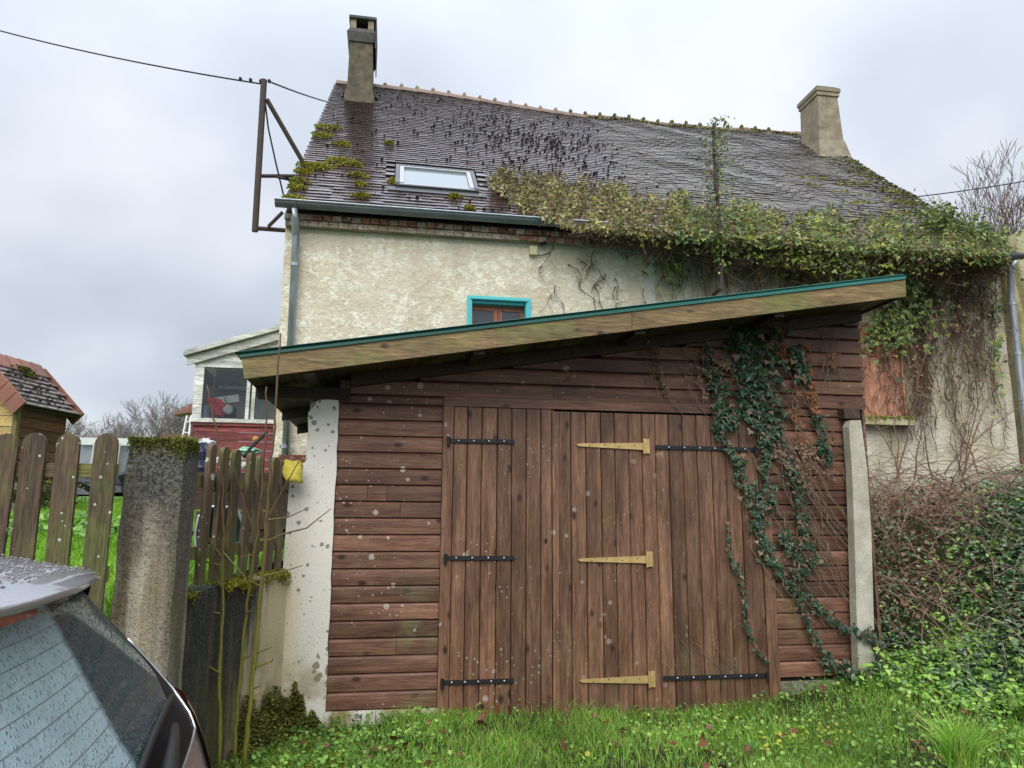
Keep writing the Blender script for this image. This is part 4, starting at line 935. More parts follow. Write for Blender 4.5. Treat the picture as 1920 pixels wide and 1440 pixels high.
# clutter between fence and house
def lump(nm, u, v, y, rx, rz_, c, label, cat, seed, rough=.5):
    p = aty(u, v, y); V, F = blob(p, rx, rx*.7, rz_, seed, 12, 8, .25); return item(nm, (V, F), flat(nm+' stuff', c, rough, bump=.01), label, cat)
lump('rubbish_sack', 383, 864, 7.4, .09, .17, (.02, .025, .06), 'dark blue rubbish sack behind the fence on the low wall', 'sack', 31, .3)
lump('plastic_bag', 386, 832, 7.5, .08, .05, (.6, .6, .62), 'knotted white plastic bag top above the blue sack', 'bag', 32)
lump('yellow_tub', 440, 862, 8.0, .06, .09, (.5, .46, .05), 'bright yellow tub between two fence pickets', 'tub', 33)
lump('green_bag', 466, 846, 8.2, .12, .045, (.25, .48, .33), 'light green plastic bag under the red boards', 'bag', 34)
lump('flower_pot', 479, 824, 8.2, .034, .034, (.45, .22, .06), 'small orange flower pot before the lean-to', 'pot', 35)
for i in range(9):
    u = 408+i*7+rr.uniform(-2, 2); lump('pebble_stone', u, 868+rr.uniform(-6, 5), 7.0, .035, .03, (.5, .48, .46), 'pale stone in the heap behind the wall top pickets', 'stone', 40+i, .9)['group'] = 'pale stones heaped behind the pickets'
wbk = aty(436, 860, 8.0); 
sb = thing('plank_heap', 'dark heap of old boards behind the fence', 'boards', (-1.3, 7.2, 1.3))
for i in range(9):
    for k in range(4): box('board', -1.72+.03*((i*7+k*3) % 4), -.78-.03*((i*5+k) % 3), 6.95+i*.155, 7.09+i*.155, 1.22+k*.17, 1.22+k*.17+.155, M_dark, sb)
O('black_pipe', *tube([aty(458, 856, 7.2), aty(470, 840, 7.3), aty(500, 810, 7.4)], .016, 5), M_cable, label='black pipe leaning up against the lean-to front', cat='pipe')
# green tub / barrow behind the pickets
M_tub = MB('wet dark teal metal', .28, .6); M_tub.col(M_tub.mix(M_tub.noise(M_tub.geo(), 4, 3), (.03, .09, .10), (.07, .16, .17))); M_tub = M_tub.m
bw = thing('wheelbarrow', 'dark teal wheelbarrow tipped up behind the low wall fence', 'wheelbarrow', (-1.25, 6.0, 1.1))
def q(u, v, y=5.95): return tuple(aty(u, v, y))
ring = []
out = [(366, 1000), (372, 968), (392, 950), (420, 950), (445, 955), (457, 985), (455, 1040), (440, 1075), (390, 1080), (368, 1060)]
V = [q(u, v) for u, v in out]+[tuple(np.array(q(410+(u-410)*.72, 1012+(v-1012)*.72, 6.25))) for u, v in out]
n = len(out); F = [(i, (i+1) % n, n+(i+1) % n, n+i) for i in range(n)]+[tuple(range(n, 2*n))]
O('tray', V, F, M_tub, bw); O('rim', *tube(V[:n]+[V[0]], .012, 5), M_zinc, bw)
O('handle', *tube([q(372, 1040, 5.85), q(362, 1080, 5.8)], .014, 5), M_zincd, bw)
# ------------------------------------------------------------------ small shed on a stone base
SH = thing('garden_shed', 'small tiled wooden shed with yellow front and dark stained side', 'shed', (-5., 11, 1.5))
az = math.radians(14); dd = np.array([math.sin(az), math.cos(az)]); ss = np.array([math.cos(az), -math.sin(az)])
A = aty(25, 860, 11.); zf = float(A[2]); ze = float(aty(30, 759, 11.)[2]); c0 = A[:2]
lenS = .97
def sp(l, a, z): return tuple(np.append(c0+dd*l-ss*a, z))     # l along the ridge, a away from the near side wall
hw = .58; zr = ze+.68
nb = 5; ph = (ze-zf)/nb
for i in range(nb):
    z0, z1 = zf+i*ph, zf+(i+1)*ph-.007
    O('side_board', [sp(0, 0, z0), sp(lenS, 0, z0), sp(lenS, .03, z0), sp(0, .03, z0), sp(0, .006, z1), sp(lenS, .006, z1), sp(lenS, .03, z1), sp(0, .03, z1)], BOXF, M_shedy, SH)
for i in range(11):
    z0, z1 = zf+i*ph, zf+(i+1)*ph-.008; ins = max(0, (z1-ze)/.68)*hw
    if ins > hw-.05: break
    O('front_board', [sp(-.02, .03+ins, z0), sp(-.02, 2*hw-.03-ins, z0), sp(.02, 2*hw-.03-ins, z0), sp(.02, .03+ins, z0), sp(-.016, .03+ins, z1), sp(-.016, 2*hw-.03-ins, z1), sp(.02, 2*hw-.03-ins, z1), sp(.02, .03+ins, z1)], BOXF, M_shedx, SH)
O('corner_trim', [sp(-.04, -.015, zf), sp(.02, -.015, zf), sp(.02, .05, zf), sp(-.04, .05, zf), sp(-.04, -.015, ze), sp(.02, -.015, ze), sp(.02, .05, ze), sp(-.04, .05, ze)], BOXF, M_rail, SH)
O('wall_core', [sp(.03, .04, zf), sp(lenS-.02, .04, zf), sp(lenS-.02, 2*hw-.04, zf), sp(.03, 2*hw-.04, zf), sp(.03, .04, ze), sp(lenS-.02, .04, ze), sp(lenS-.02, 2*hw-.04, ze), sp(.03, 2*hw-.04, ze)], BOXF, M_dark, SH)
O('back_board', [sp(lenS-.03, .0, zf), sp(lenS, .0, zf), sp(lenS, 2*hw, zf), sp(lenS-.03, 2*hw, zf), sp(lenS-.03, 0, ze), sp(lenS, 0, ze), sp(lenS, 2*hw, ze), sp(lenS-.03, 2*hw, ze)], BOXF, M_shedy, SH)
# roof: slope from (a=-.14, z=ze-.12) to ridge (a=hw, zr)
e0_, r0_ = np.array([-.13, ze-.03]), np.array([hw, zr]); sv = r0_-e0_; SL = np.linalg.norm(sv); sv = sv/SL; sn = np.array([-sv[1], sv[0]])*1.0
if sn[1] < 0: sn = -sn
for side in (0, 1):
    def rr_(l, t, h):
        a, z = e0_+sv*t+sn*h
        if side: a = 2*hw-a
        return sp(l, a, z)
    O('roof_boarding', [rr_(-.12, 0, -.03), rr_(lenS+.12, 0, -.03), rr_(lenS+.12, SL, -.03), rr_(-.12, SL, -.03), rr_(-.12, 0, .0), rr_(lenS+.12, 0, .0), rr_(lenS+.12, SL, .0), rr_(-.12, SL, .0)], BOXF, M_dark, SH)
    rows = 10; g = SL/rows; nc = 6; tw = (lenS+.2)/nc
    for i in range(rows):
        for j in range(nc):
            l0 = -.1+j*tw+(tw*.5 if i % 2 else 0); l1 = l0+tw-.006
            if l0 > lenS: continue
            if l1 > lenS+.14: l1 = lenS+.12
            t0 = i*g; t1 = t0+g*1.35 if i < rows-1 else t0+g; up = random.uniform(0, .006)
            if side and (j % 4): continue
            O('tile', [rr_(l0, t0, .028+up), rr_(l1, t0, .028+up), rr_(l1, t1, .004), rr_(l0, t1, .004), rr_(l0, t0, .05+up), rr_(l1, t0, .05+up), rr_(l1, t1, .022), rr_(l0, t1, .022)], BOXF, M_shtile, SH)
    for i in range(5):
        t0, t1 = i*SL/5, (i+1)*SL/5-.01
        for l, nm in ((-.14, 'verge_tile'), (lenS+.11, 'verge_tile')):
            O(nm, [rr_(l, t0, -.16), rr_(l+.035, t0, -.16), rr_(l+.035, t1, -.16), rr_(l, t1, -.16), rr_(l, t0, .07), rr_(l+.035, t0, .07), rr_(l+.035, t1, .07), rr_(l, t1, .07)], BOXF, M_rtile, SH)
for j in range(5):
    l0 = -.15+j*(lenS+.26)/5; l1 = l0+(lenS+.26)/5-.008
    for sgn in (1, -1):
        V = [sp(l0, hw, zr+.10), sp(l1, hw, zr+.09), sp(l1, hw-.17*sgn, zr-.10), sp(l0, hw-.18*sgn, zr-.105)]
        V += [(x, y, z-.02) for x, y, z in V]; O('ridge_tile', V, BOXF, M_rtile, SH)
P_ = []
for i in range(520):
    l, t = random.uniform(.42, .72), random.uniform(SL*.68, SL*.9); a, z = e0_+sv*t+sn*.05; P_.append(sp(l, a, z))
O('moss_cushion', *scatter(np.array(P_), frames(len(P_), (0, 0, 1), .8), rng.uniform(.02, .045, len(P_)), *ROUND), M_dmoss, SH, kind='stuff')
P_ = []
for i in range(60):
    l, t = random.uniform(0, lenS), random.uniform(.05, SL*.9); a, z = e0_+sv*t+sn*.05; P_.append(sp(l, a, z))
O('moss_balls', *scatter(np.array(P_), frames(60, (0, 0, 1), .3), rng.uniform(.012, .03, 60), bv, bf), M_bmoss, SH, kind='stuff')
# stone base: separate rough blocks
O('stone_core', [sp(.02, .12, zf-.95), sp(lenS-.1, .12, zf-.95), sp(lenS-.1, 2*hw-.1, zf-.95), sp(.02, 2*hw-.1, zf-.95), sp(.02, .12, zf-.01), sp(lenS-.1, .12, zf-.01), sp(lenS-.1, 2*hw-.1, zf-.01), sp(.02, 2*hw-.1, zf-.01)], BOXF, M_stone, SH)
rr = random.Random(11); l = -.1
for row, (z0, z1) in enumerate(((zf-.85, zf-.55), (zf-.54, zf-.28), (zf-.27, zf-.01))):
    l = -.15
    while l < lenS:
        L_ = rr.uniform(.3, .6); V, F = blob(sp(l+L_/2, .12, (z0+z1)/2), .18, L_/2*.98, (z1-z0)/2*1.05, rr.randint(0, 999), 8, 6, .08); O('stone', V, F, M_stone, SH); l += L_
    a = .1
    while a < 2*hw:
        L_ = rr.uniform(.3, .6); V, F = blob(sp(.05, a+L_/2, (z0+z1)/2), L_/2*.98, .18, (z1-z0)/2*1.05, rr.randint(0, 999), 8, 6, .08); O('stone', V, F, M_stone, SH); a += L_
V = rng.normal(0, 1, (900, 3))*[.28, .2, .16]+np.array(sp(.5, -.05, zf-.42)); mossrun('stone_moss', V, M_dmoss, (.02, .05), label='olive moss on the stones below the shed')
# netting run and sacks behind the picket fence
nr = thing('netting_run', 'white framed run with wire netting beyond the pickets', 'netting', (-5.5, 16.5, 1.8))
a, b = aty(150, 820, 16.5), aty(300, 873, 16.5); M_wf = flat('white frame paint', (.6, .62, .62), .6)
box('rail', a[0], b[0], 16.5, 16.54, a[2]-.15, a[2], M_wf, nr); 
for u in (177, 225, 262): p = aty(u, 830, 16.5); O('post', *tube([(p[0]-.05, 16.5, b[2]-.6), (p[0], 16.5, a[2]-.1)], .02, 4), M_wf, nr)
S0 = []; S1 = []
for i in range(34):
    for s_ in (1, -1):
        xx = a[0]+(b[0]-a[0])*i/34; S0.append((xx, 16.52, b[2]-.5)); S1.append((xx+s_*.5, 16.52, a[2]-.1))
O('netting', *sticks(S0, S1, np.full(len(S0), .006), np.full(len(S0), .006)), flat('grey wire', (.2, .22, .25), .5), nr, kind='stuff')
box('backing_sheet', a[0], b[0], 16.6, 16.62, b[2]-.6, a[2]-.1, flat('pale grey sheet', (.33, .36, .40), .5), nr)
M_sack = flat('black plastic', (.012, .014, .022), .22, bump=.02, sc=14)
for i, (u, v, sd, lb) in enumerate(((162, 910, 51, 'shiny black plastic sack lying on the grass behind the pickets, bigger one'), (222, 906, 52, 'smaller black plastic sack half hidden by the gatepost'))):
    V, F = blob(aty(u, v+6, 15.0), .40 if i == 0 else .26, .28, .26, sd, 12, 8, .22); O('rubbish_sack', V, F, M_sack, label=lb, cat='sack', smooth=False)
# ------------------------------------------------------------------ cable mast on the gable, power lines
YM = 9.7
ms = thing('cable_mast', 'rusty steel bracket mast fixed to the gable, carrying the power cable', 'mast', tuple(aty(478, 432, YM)))
m_ = lambda u, v, y=YM: aty(u, v, y)
O('pole', *tube([m_(478, 434), m_(495, 150)], .042, 8), M_rust, ms)
O('brace', *tube([m_(500, 186), m_(568, 304, YM+.3)], .032, 6), M_rust, ms)
O('bracket', *tube([m_(486, 330), m_(556, 330, YM+.2)], .026, 6), M_rust, ms); O('bracket', *tube([m_(520, 332), m_(548, 338, YM+.3)], .02, 6), M_rust, ms)
O('bracket', *tube([m_(480, 428), m_(535, 432, YM+.1)], .03, 6), M_rust, ms); O('bracket', *tube([m_(503, 425), m_(530, 398, YM-.1)], .024, 6), M_rust, ms)
O('down_cable', *tube([m_(497, 190), m_(503, 240), m_(516, 300), m_(532, 368, YM+.1)], .011, 4), M_cable, ms)
for (u, v) in ((489, 152), (505, 152), (470, 150), (451, 148)): V, F = blob(m_(u, v), .028, .028, .032, 3, 6, 4); O('insulator', V, F, M_cable, ms)
O('stay_wire', *tube([m_(495, 200), m_(500, 150)], .008, 4), M_cable, ms)
def wire(nm, pts_, r, label): return O(nm, *tube(pts_, r, 4), M_cable, label=label, cat='cable')
A_, B_ = m_(488, 157), aty(-300, -40, 16.)
pl_ = [A_+(B_-A_)*t-np.array([0, 0, .9*t*(1-t)]) for t in np.linspace(0, 1, 24)]
wire('power_line', pl_, .012, 'black power line sagging from the mast out of the picture')
A_, B_ = m_(505, 153), aty(660, 200, 20.)
wire('power_line', [A_+(B_-A_)*t-np.array([0, 0, .25*t*(1-t)]) for t in np.linspace(0, 1, 10)], .013, 'thin cable running from the mast behind the tiled roof')
A_, B_ = aty(1690, 372, 15), aty(2000, 325, 15)
wire('power_line', [A_+(B_-A_)*t-np.array([0, 0, .2*t*(1-t)]) for t in np.linspace(0, 1, 10)], .014, 'thin cable leaving the roof slope past the bare tree')
# stove-pipe pole with creeper, standing clear of the eaves
YP = 8.7
po = thing('iron_pole', 'thin dark pole rising past the eaves, wrapped in creeper at its top', 'pole', tuple(aty(1352, 540, YP)))
path = [aty(1338, 552, YP+.4), aty(1353, 541, YP), aty(1352, 470, YP), aty(1347, 400, YP), aty(1342, 320, YP), aty(1337, 240, YP)]
O('tube', *tube(path, .026, 8), M_rust, po)
N = 640; t = rng.uniform(0, 1, N); vv = 215+t*300; wd = np.where(vv < 250, 20, np.where(vv < 410, 26*(1-.25*np.abs(vv-310)/100), 9)); dn = np.where(vv < 420, 1, .25)
k = rng.uniform(0, 1, N) < dn; vv = vv[k]; uu = 1338+(vv-230)*.045+rng.normal(0, .8, len(vv))*wd[k]+np.where(vv < 255, 8, 0)
P = np.array([aty(u, v, YP+dy) for u, v, dy in zip(uu, vv, rng.normal(0, .12, len(vv)))])
O('creeper', *scatter(P, hang(len(P), (0, -1, 0), .6), rng.uniform(.028, .062, len(P)), *LEAF), M_roofivyg, po, kind='stuff')
S0 = []; S1 = []
for i in range(70):
    u, v = random.uniform(1325, 1352), random.uniform(225, 400); S0.append(aty(1340, v+random.uniform(0, 40), YP)); S1.append(aty(u+(u-1340)*.8, v, YP+random.uniform(-.15, .15)))
O('twig', *sticks(S0, S1, np.full(70, .005), np.full(70, .002)), M_twig, po, kind='stuff')
# neighbouring mossy wall at the right edge
a, b = aty(1884, 440, 9.65), aty(1912, 428, 9.65)
O('neighbour_wall', *prism([(a[0], 9.65, .5), (a[0]+2.6, 9.65, .5), (a[0]+2.6, 9.65, b[2]-1.2), (b[0]+.1, 9.65, b[2]), (a[0], 9.65, a[2]-.05)], (0, 4, 0)), M_moss_wall, label='mossy yellow end wall of the next building', cat='wall')
# ------------------------------------------------------------------ creeper over the eaves
topu = np.array([(920, 336), (935, 308), (990, 305), (1050, 308), (1150, 330), (1230, 343), (1300, 354), (1400, 362), (1450, 380), (1500, 398), (1540, 374), (1600, 372), (1700, 390), (1760, 398), (1820, 428), (1885, 458)], float)
botu = np.array([(920, 340), (950, 365), (1000, 395), (1060, 425), (1110, 437), (1200, 452), (1300, 472), (1400, 486), (1500, 498), (1600, 520), (1700, 512), (1800, 498), (1890, 492)], float)
gutv = lambda u: 386+(u-530)*.0712
def creeper(N, seed, dens=None, hmax=.42, front=(-.34, .1)):
    r = np.random.default_rng(seed); u = r.uniform(922, 1888, N); t, b = np.interp(u, topu[:, 0], topu[:, 1]), np.interp(u, botu[:, 0], botu[:, 1])
    v = t+(b-t)*r.uniform(0, 1, N)+r.normal(0, 5, N)
    f = (v-t)/(b-t)
    edge = np.sin(u*.11)+np.sin(u*.045+1)+np.sin(u*.023)*.8+np.sin(v*.16+u*.03)
    keep = r.uniform(0, 1, N) < np.clip((f*3.4+.12+edge*.26)*np.where(u < 1010, .62, 1), .05, 1)
    keep &= (v < gutv(u)+8) | (r.uniform(0, 1, N) < np.where(u < 1330, .2, .5))
    keep &= ~((u > 1420) & (u < 1545) & (v < 392+8*np.sin(u*.09)))
    if dens is not None: keep &= r.uniform(0, 1, N) < dens(u, v, f)
    u, v, f = u[keep], v[keep], f[keep]
    out = []
    thick = np.clip(.06+.22*f, 0, hmax)*(.7+.3*np.sin(u*.05)+.25*np.sin(u*.13+v*.05))
    for i in range(len(u)):
        if gutv(u[i])-10 < v[i] < gutv(u[i])+14 and u[i] > 1120: out.append(aty(u[i], v[i], r.uniform(8.5, 8.82)))
        elif v[i] < gutv(u[i])+3:
            h = abs(thick[i])*r.uniform(.12, 1)
            x, vv = onroof(u[i], v[i], h); out.append(rp_(x, vv, h))
        else: out.append(aty(u[i], v[i], 8.93+r.uniform(*front)))
    return np.array(out), u, v
upn = np.array([0, -.75, .65])
P, u, v = creeper(26000, 1, lambda u, v, f: np.where(u < 1290, 1., .40))
O('creeper_leaves', *scatter(P, hang(len(P), upn, .7, (0, -.5, -.8), .7), rng.uniform(.03, .075, len(P)), *LEAF), M_roofivy, kind='stuff', label='yellowish and brown creeper leaves spread over the lower roof slope')
P, u, v = creeper(21000, 2, lambda u, v, f: np.where(u < 1250, .12, .85)*np.where(f > .15, 1, .6))
O('creeper_leaves', *scatter(P, hang(len(P), upn, .7, (0, -.5, -.8), .6), rng.uniform(.035, .085, len(P)), *IVY), M_roofivyg, kind='stuff', label='greener creeper leaves at the overgrown end of the eaves')
P, u, v = creeper(2600, 3, lambda u, v, f: np.where((u > 1330) & (u < 1720), 1., .3))
O('creeper_leaves', *scatter(P, hang(len(P), upn, .7, (0, -.5, -.8), .6), rng.uniform(.04, .085, len(P)), *IVY), M_yellow_l, kind='stuff', label='bright yellow creeper leaves among the green ones')
# woody stems under and below the leaves
P, u, v = creeper(5200, 4, lambda u, v, f: np.clip(f+.35, 0, 1), .34)
q = P+rng.normal(0, 1, P.shape)*[.16, .07, .10]
O('creeper_stems', *sticks(P, q, rng.uniform(.003, .008, len(P)), np.full(len(P), .002)), M_twig, kind='stuff')
r = np.random.default_rng(6); S0 = []; S1 = []; R0 = []
for i in range(3400):     # tangle along the gutter, deepening to the right
    u = r.uniform(1090, 1885); d = np.interp(u, [1090, 1250, 1600, 1885], [10, 34, 60, 36]); v = gutv(u)+6+abs(r.normal(0, 1))*d*.55; y = 8.9+r.uniform(-.2, .2)
    p = aty(u, v, y); q = p+np.array([r.normal(0, .14), r.normal(0, .06), r.normal(-.03, .08)]); S0.append(p); S1.append(q); R0.append(r.uniform(.003, .008))
O('creeper_stems', *sticks(S0, S1, R0, np.array(R0)*.6), M_twig, kind='stuff')
# stems running down the end wall
paths = []
def down(u, v, L, y=9.17, wob=6, lean=0):
    p = [(u, v)]
    n = max(3, int(L/16))
    for i in range(n): u += r.normal(lean, wob); v += L/n*r.uniform(.7, 1.2); p.append((u, v))
    a = [aty(q[0], q[1], y-r.uniform(0, .05)) for q in p]; paths.append(a); return a
for i in range(115):
    u = r.choice([r.normal(1790, 45), r.normal(1660, 60), r.normal(1860, 22), r.normal(1720, 40)], p=[.4, .25, .15, .2])
    if u > 1885: continue
    down(u, gutv(u)+r.uniform(25, 90), r.uniform(60, 330)*(1 if u > 1600 else .5), 9.17, 5)
for i in range(70): u = r.uniform(1235, 1600); down(u, gutv(u)+r.uniform(20, 45), r.uniform(30, 120), 9.17, 7)
for i in range(16): u = r.uniform(1020, 1230); down(u, r.uniform(455, 560), r.uniform(20, 60), 9.19, 9, 3)
for i in range(26): down(r.normal(1725, 9), r.uniform(600, 700), r.uniform(80, 190), 9.15, 4)
S0 = []; S1 = []; R0 = []
for a in paths:
    for p, q in zip(a, a[1:]): S0.append(p); S1.append(q); R0.append(random.uniform(.003, .008))
    for k in range(len(a)*2):
        p = a[random.randrange(len(a))]; S0.append(p); S1.append(p+np.array([random.gauss(0, .07), -random.uniform(0, .03), random.gauss(-.05, .06)])); R0.append(.003)
O('wall_creeper_stems', *sticks(S0, S1, R0, np.array(R0)*.7), M_twig, kind='stuff')
def patch(N, cu, cv, su, sv, y0, y1, rr=rng):
    return np.array([aty(a, b, c) for a, b, c in zip(rr.normal(cu, su, N), rr.normal(cv, sv, N), rr.uniform(y0, y1, N))])
P = np.concatenate([patch(700, 1640, 530, 45, 18, 8.8, 9.15), patch(420, 1700, 570, 40, 40, 9.0, 9.17), patch(200, 1665, 625, 30, 20, 8.9, 9.15), patch(140, 1480, 500, 60, 12, 8.9, 9.1), patch(90, 1870, 640, 8, 70, 8.95, 9.1), patch(120, 1260, 490, 20, 25, 9.0, 9.17), patch(160, 1755, 520, 60, 30, 9.0, 9.17), patch(80, 1740, 610, 50, 40, 9.05, 9.17)])
O('wall_creeper_leaves', *scatter(P, hang(len(P), (0, -1, .2), .5), rng.uniform(.04, .09, len(P)), *IVY), M_roofivyg, kind='stuff')
P = np.concatenate([patch(200, 1800, 640, 26, 55, 9.08, 9.17), patch(150, 1720, 680, 10, 60, 9.08, 9.17), patch(130, 1780, 560, 50, 40, 9.08, 9.17)])
O('wall_creeper_leaves', *scatter(P, hang(len(P), (0, -1, .2), .5), rng.uniform(.02, .05, len(P)), *IVY), M_dead, kind='stuff', label='withered brown leaves caught in the wall creeper stems')
# leafy shoots standing up over the right end of the eaves
P = np.concatenate([patch(900, 1810, 440, 40, 18, 9.3, 9.9), patch(420, 1765, 408, 18, 14, 9.4, 9.9), patch(300, 1862, 462, 14, 12, 9.0, 9.6)])
O('eave_shrub_leaves', *scatter(P, frames(len(P), (0, -.3, 1), .8), rng.uniform(.05, .095, len(P)), *LEAF), M_roofivyg, kind='stuff')
# ------------------------------------------------------------------ ivy on the garage front
iv = thing('climbing_ivy', 'ivy climbing the boards and the wider door leaf, dark green above', 'ivy', (3.2, YG-.03, 0))
YI = YG-.045
strands = [ # points, width px, number, leaf size, kind (0 dark, 1 pale, 2 rust)
 ([(1405, 600), (1410, 650), (1415, 700), (1425, 740)], 38, 240, (.045, .082), 0), ([(1385, 590), (1440, 600), (1470, 620)], 24, 80, (.04, .07), 0),
 ([(1340, 690), (1350, 740), (1345, 790), (1362, 830), (1380, 860), (1392, 900)], 13, 130, (.035, .06), 0), ([(1400, 740), (1440, 780), (1445, 830)], 30, 170, (.04, .07), 0),
 ([(1330, 630), (1322, 680), (1335, 720), (1352, 745)], 6, 44, (.035, .055), 0), ([(1360, 760), (1375, 800)], 14, 60, (.04, .06), 0),
 ([(1440, 820), (1432, 880), (1438, 930), (1430, 970)], 13, 110, (.035, .055), 0), ([(1395, 900), (1415, 950), (1425, 1000), (1445, 1050), (1475, 1090)], 14, 170, (.028, .05), 0),
 ([(1470, 860), (1490, 900), (1500, 960), (1510, 1010), (1530, 1060)], 13, 140, (.028, .05), 0), ([(1490, 650), (1500, 690), (1505, 705)], 14, 60, (.05, .08), 0),
 ([(1530, 780), (1545, 830), (1550, 870)], 12, 70, (.035, .055), 0), ([(1475, 1090), (1515, 1120), (1545, 1150), (1580, 1175), (1625, 1190)], 11, 120, (.028, .045), 0),
 ([(1365, 985), (1368, 1040), (1385, 1070), (1397, 1120), (1400, 1165), (1408, 1200), (1440, 1245)], 4, 80, (.025, .042), 0), ([(1480, 1085), (1500, 1130), (1522, 1180), (1555, 1240), (1600, 1270)], 6, 90, (.025, .045), 0),
 ([(1550, 1235), (1600, 1265), (1640, 1280)], 14, 120, (.03, .05), 0), ([(1630, 1180), (1650, 1220), (1640, 1260)], 9, 60, (.03, .05), 0), ([(1470, 1000), (1500, 1050), (1500, 1090)], 18, 110, (.028, .045), 0),
 ([(1210, 625), (1235, 670), (1245, 720), (1252, 738)], 5, 34, (.025, .045), 1), ([(1280, 650), (1300, 700), (1325, 740)], 8, 24, (.025, .04), 1), ([(1325, 660), (1345, 680), (1380, 690)], 14, 40, (.03, .055), 1),
 ([(1410, 725), (1440, 740)], 22, 60, (.03, .055), 1), ([(1460, 830), (1480, 860), (1520, 900)], 30, 70, (.02, .04), 1), ([(1430, 860), (1500, 830), (1560, 900)], 30, 50, (.02, .035), 1),
 ([(1460, 615), (1462, 650), (1480, 680)], 8, 44, (.035, .055), 2), ([(1508, 640), (1515, 690), (1522, 730), (1530, 775)], 7, 80, (.03, .05), 2), ([(1495, 720), (1490, 790), (1510, 830)], 10, 20, (.03, .055), 2), ([(1560, 660), (1562, 690)], 3, 8, (.03, .05), 2)]
LP = []
for pts_, wd, n, sz, kd in strands:
    a = np.array(pts_, float); seg = np.linalg.norm(np.diff(a, axis=0), axis=1); cum = np.concatenate([[0], np.cumsum(seg)])
    s_ = rng.uniform(0, cum[-1], int(n*1.15)); uu = np.interp(s_, cum, a[:, 0])+rng.normal(0, wd*.55, len(s_)); vv = np.interp(s_, cum, a[:, 1])+rng.normal(0, 4+wd*.15, len(s_))
    for a_, b_ in zip(uu, vv):
        k2 = kd
        if kd == 0 and random.random() < (.10 if b_ < 900 else .14): k2 = 1
        y = YI-random.uniform(0, .05 if sz[1] > .06 else .025)
        if a_ > 1590 and b_ > 790: y = YG-.17
        LP.append((aty(a_, b_, y), random.uniform(*sz), k2))
LP.sort(key=lambda q: -q[1]); mats = (M_ivyd, M_ivypale, M_ivyrust)
lm = [mesh('leaf', *[IVY[0], IVY[1]], m) for m in mats]
for i, (p, s_, k2) in enumerate(LP[:300]):
    o = link('leaf', lm[k2], iv); x, y, n_ = hang(1, (0, -1, .25), .38, (0, 0, -1), .45)
    M4 = Matrix(((x[0][0], y[0][0], n_[0][0]), (x[0][1], y[0][1], n_[0][1]), (x[0][2], y[0][2], n_[0][2]))).to_4x4()
    o.matrix_basis = Matrix.Translation([float(q) for q in p]) @ M4 @ Matrix.Scale(float(s_), 4)
for k2 in range(3):
    sel = [(p, s_) for p, s_, k_ in LP[300:] if k_ == k2]; P = np.array([p for p, s_ in sel]); sz = np.array([s_ for p, s_ in sel])
    O('small_leaves', *scatter(P, hang(len(P), (0, -1, .25), .38, (0, 0, -1), .5), sz, *IVY), mats[k2], iv, kind='stuff')
S0 = []; S1 = []; R0 = []
def pxline(pts_, r0=.005, wob=3, y=YG-.04):
    a = []
    for (u0, v0), (u1, v1) in zip(pts_, pts_[1:]):
        n = max(2, int(math.hypot(u1-u0, v1-v0)/14))
        for i in range(n): t = i/n; a.append(aty(u0+(u1-u0)*t+random.gauss(0, wob), v0+(v1-v0)*t+random.gauss(0, wob*.6), y-random.uniform(0, .015)))
    a.append(aty(*pts_[-1], y))
    for p, q in zip(a, a[1:]): S0.append(p); S1.append(q); R0.append(r0)
for pts_, wd, n, sz, kd in strands:
    for k in range(1+int(wd/9)): pxline([(u+random.gauss(0, wd*.4), v) for u, v in pts_], random.uniform(.003, .006))
for i in range(46):
    u, v = random.uniform(1400, 1520), random.uniform(640, 1050); L = random.uniform(80, 330); pxline([(u, v), (u+L*.25, v+L*.5), (u+L*.55, v+L*.9)], random.uniform(.0025, .005), 3)
for i in range(16): u = random.uniform(1200, 1380); pxline([(u, random.uniform(630, 700)), (u+random.uniform(10, 90), random.uniform(730, 800))], .0025, 2)
for i in range(14): u, v = random.uniform(1540, 1570), random.uniform(610, 640); pxline([(u, v), (u+random.gauss(-5, 14), v+random.uniform(60, 130))], .003, 3)
for i in range(10): u = random.uniform(1180, 1360); pxline([(u, random.uniform(1150, 1220)), (u+random.uniform(10, 60), random.uniform(1240, 1270))], .002, 3)
S0 = [p for p in S0]; 
O('stem', *sticks(S0, S1, R0, np.array(R0)*.8, 4), M_twigp, iv, kind='stuff')
# ------------------------------------------------------------------ young shoots by the low wall
def sapling(label, pts_, y0, y1, r0, r1, twigs):
    base = aty(*pts_[0], y0); t_ = thing('young_shoot', label, 'sapling', tuple(base), 'young shoots by the low wall')
    n = len(pts_); P = [aty(u, v, y0+(y1-y0)*i/(n-1)) for i, (u, v) in enumerate(pts_)]
    # subdivide and add slight wobble and nodes
    Q = []; R = []
    for i in range(n-1):
        for k in range(5):
            t = k/5; Q.append(P[i]+(P[i+1]-P[i])*t+rng.normal(0, .0035, 3)); f = (i+t)/(n-1); R.append((r0+(r1-r0)*f)*(1.18 if k == 2 else 1))
    Q.append(P[-1]); R.append(r1); Q[0] = Q[0]-np.array([0, 0, .1])
    O('stem', *tube(Q, R, 8), M_sap, t_, smooth=True)
    for tw in twigs:
        y = y0+(y1-y0)*.5; T = [aty(u, v, y-.03*i) for i, (u, v) in enumerate(tw)]; O('twig', *tube(T, np.linspace(.0065, .0025, len(T)), 5), M_sap, t_)
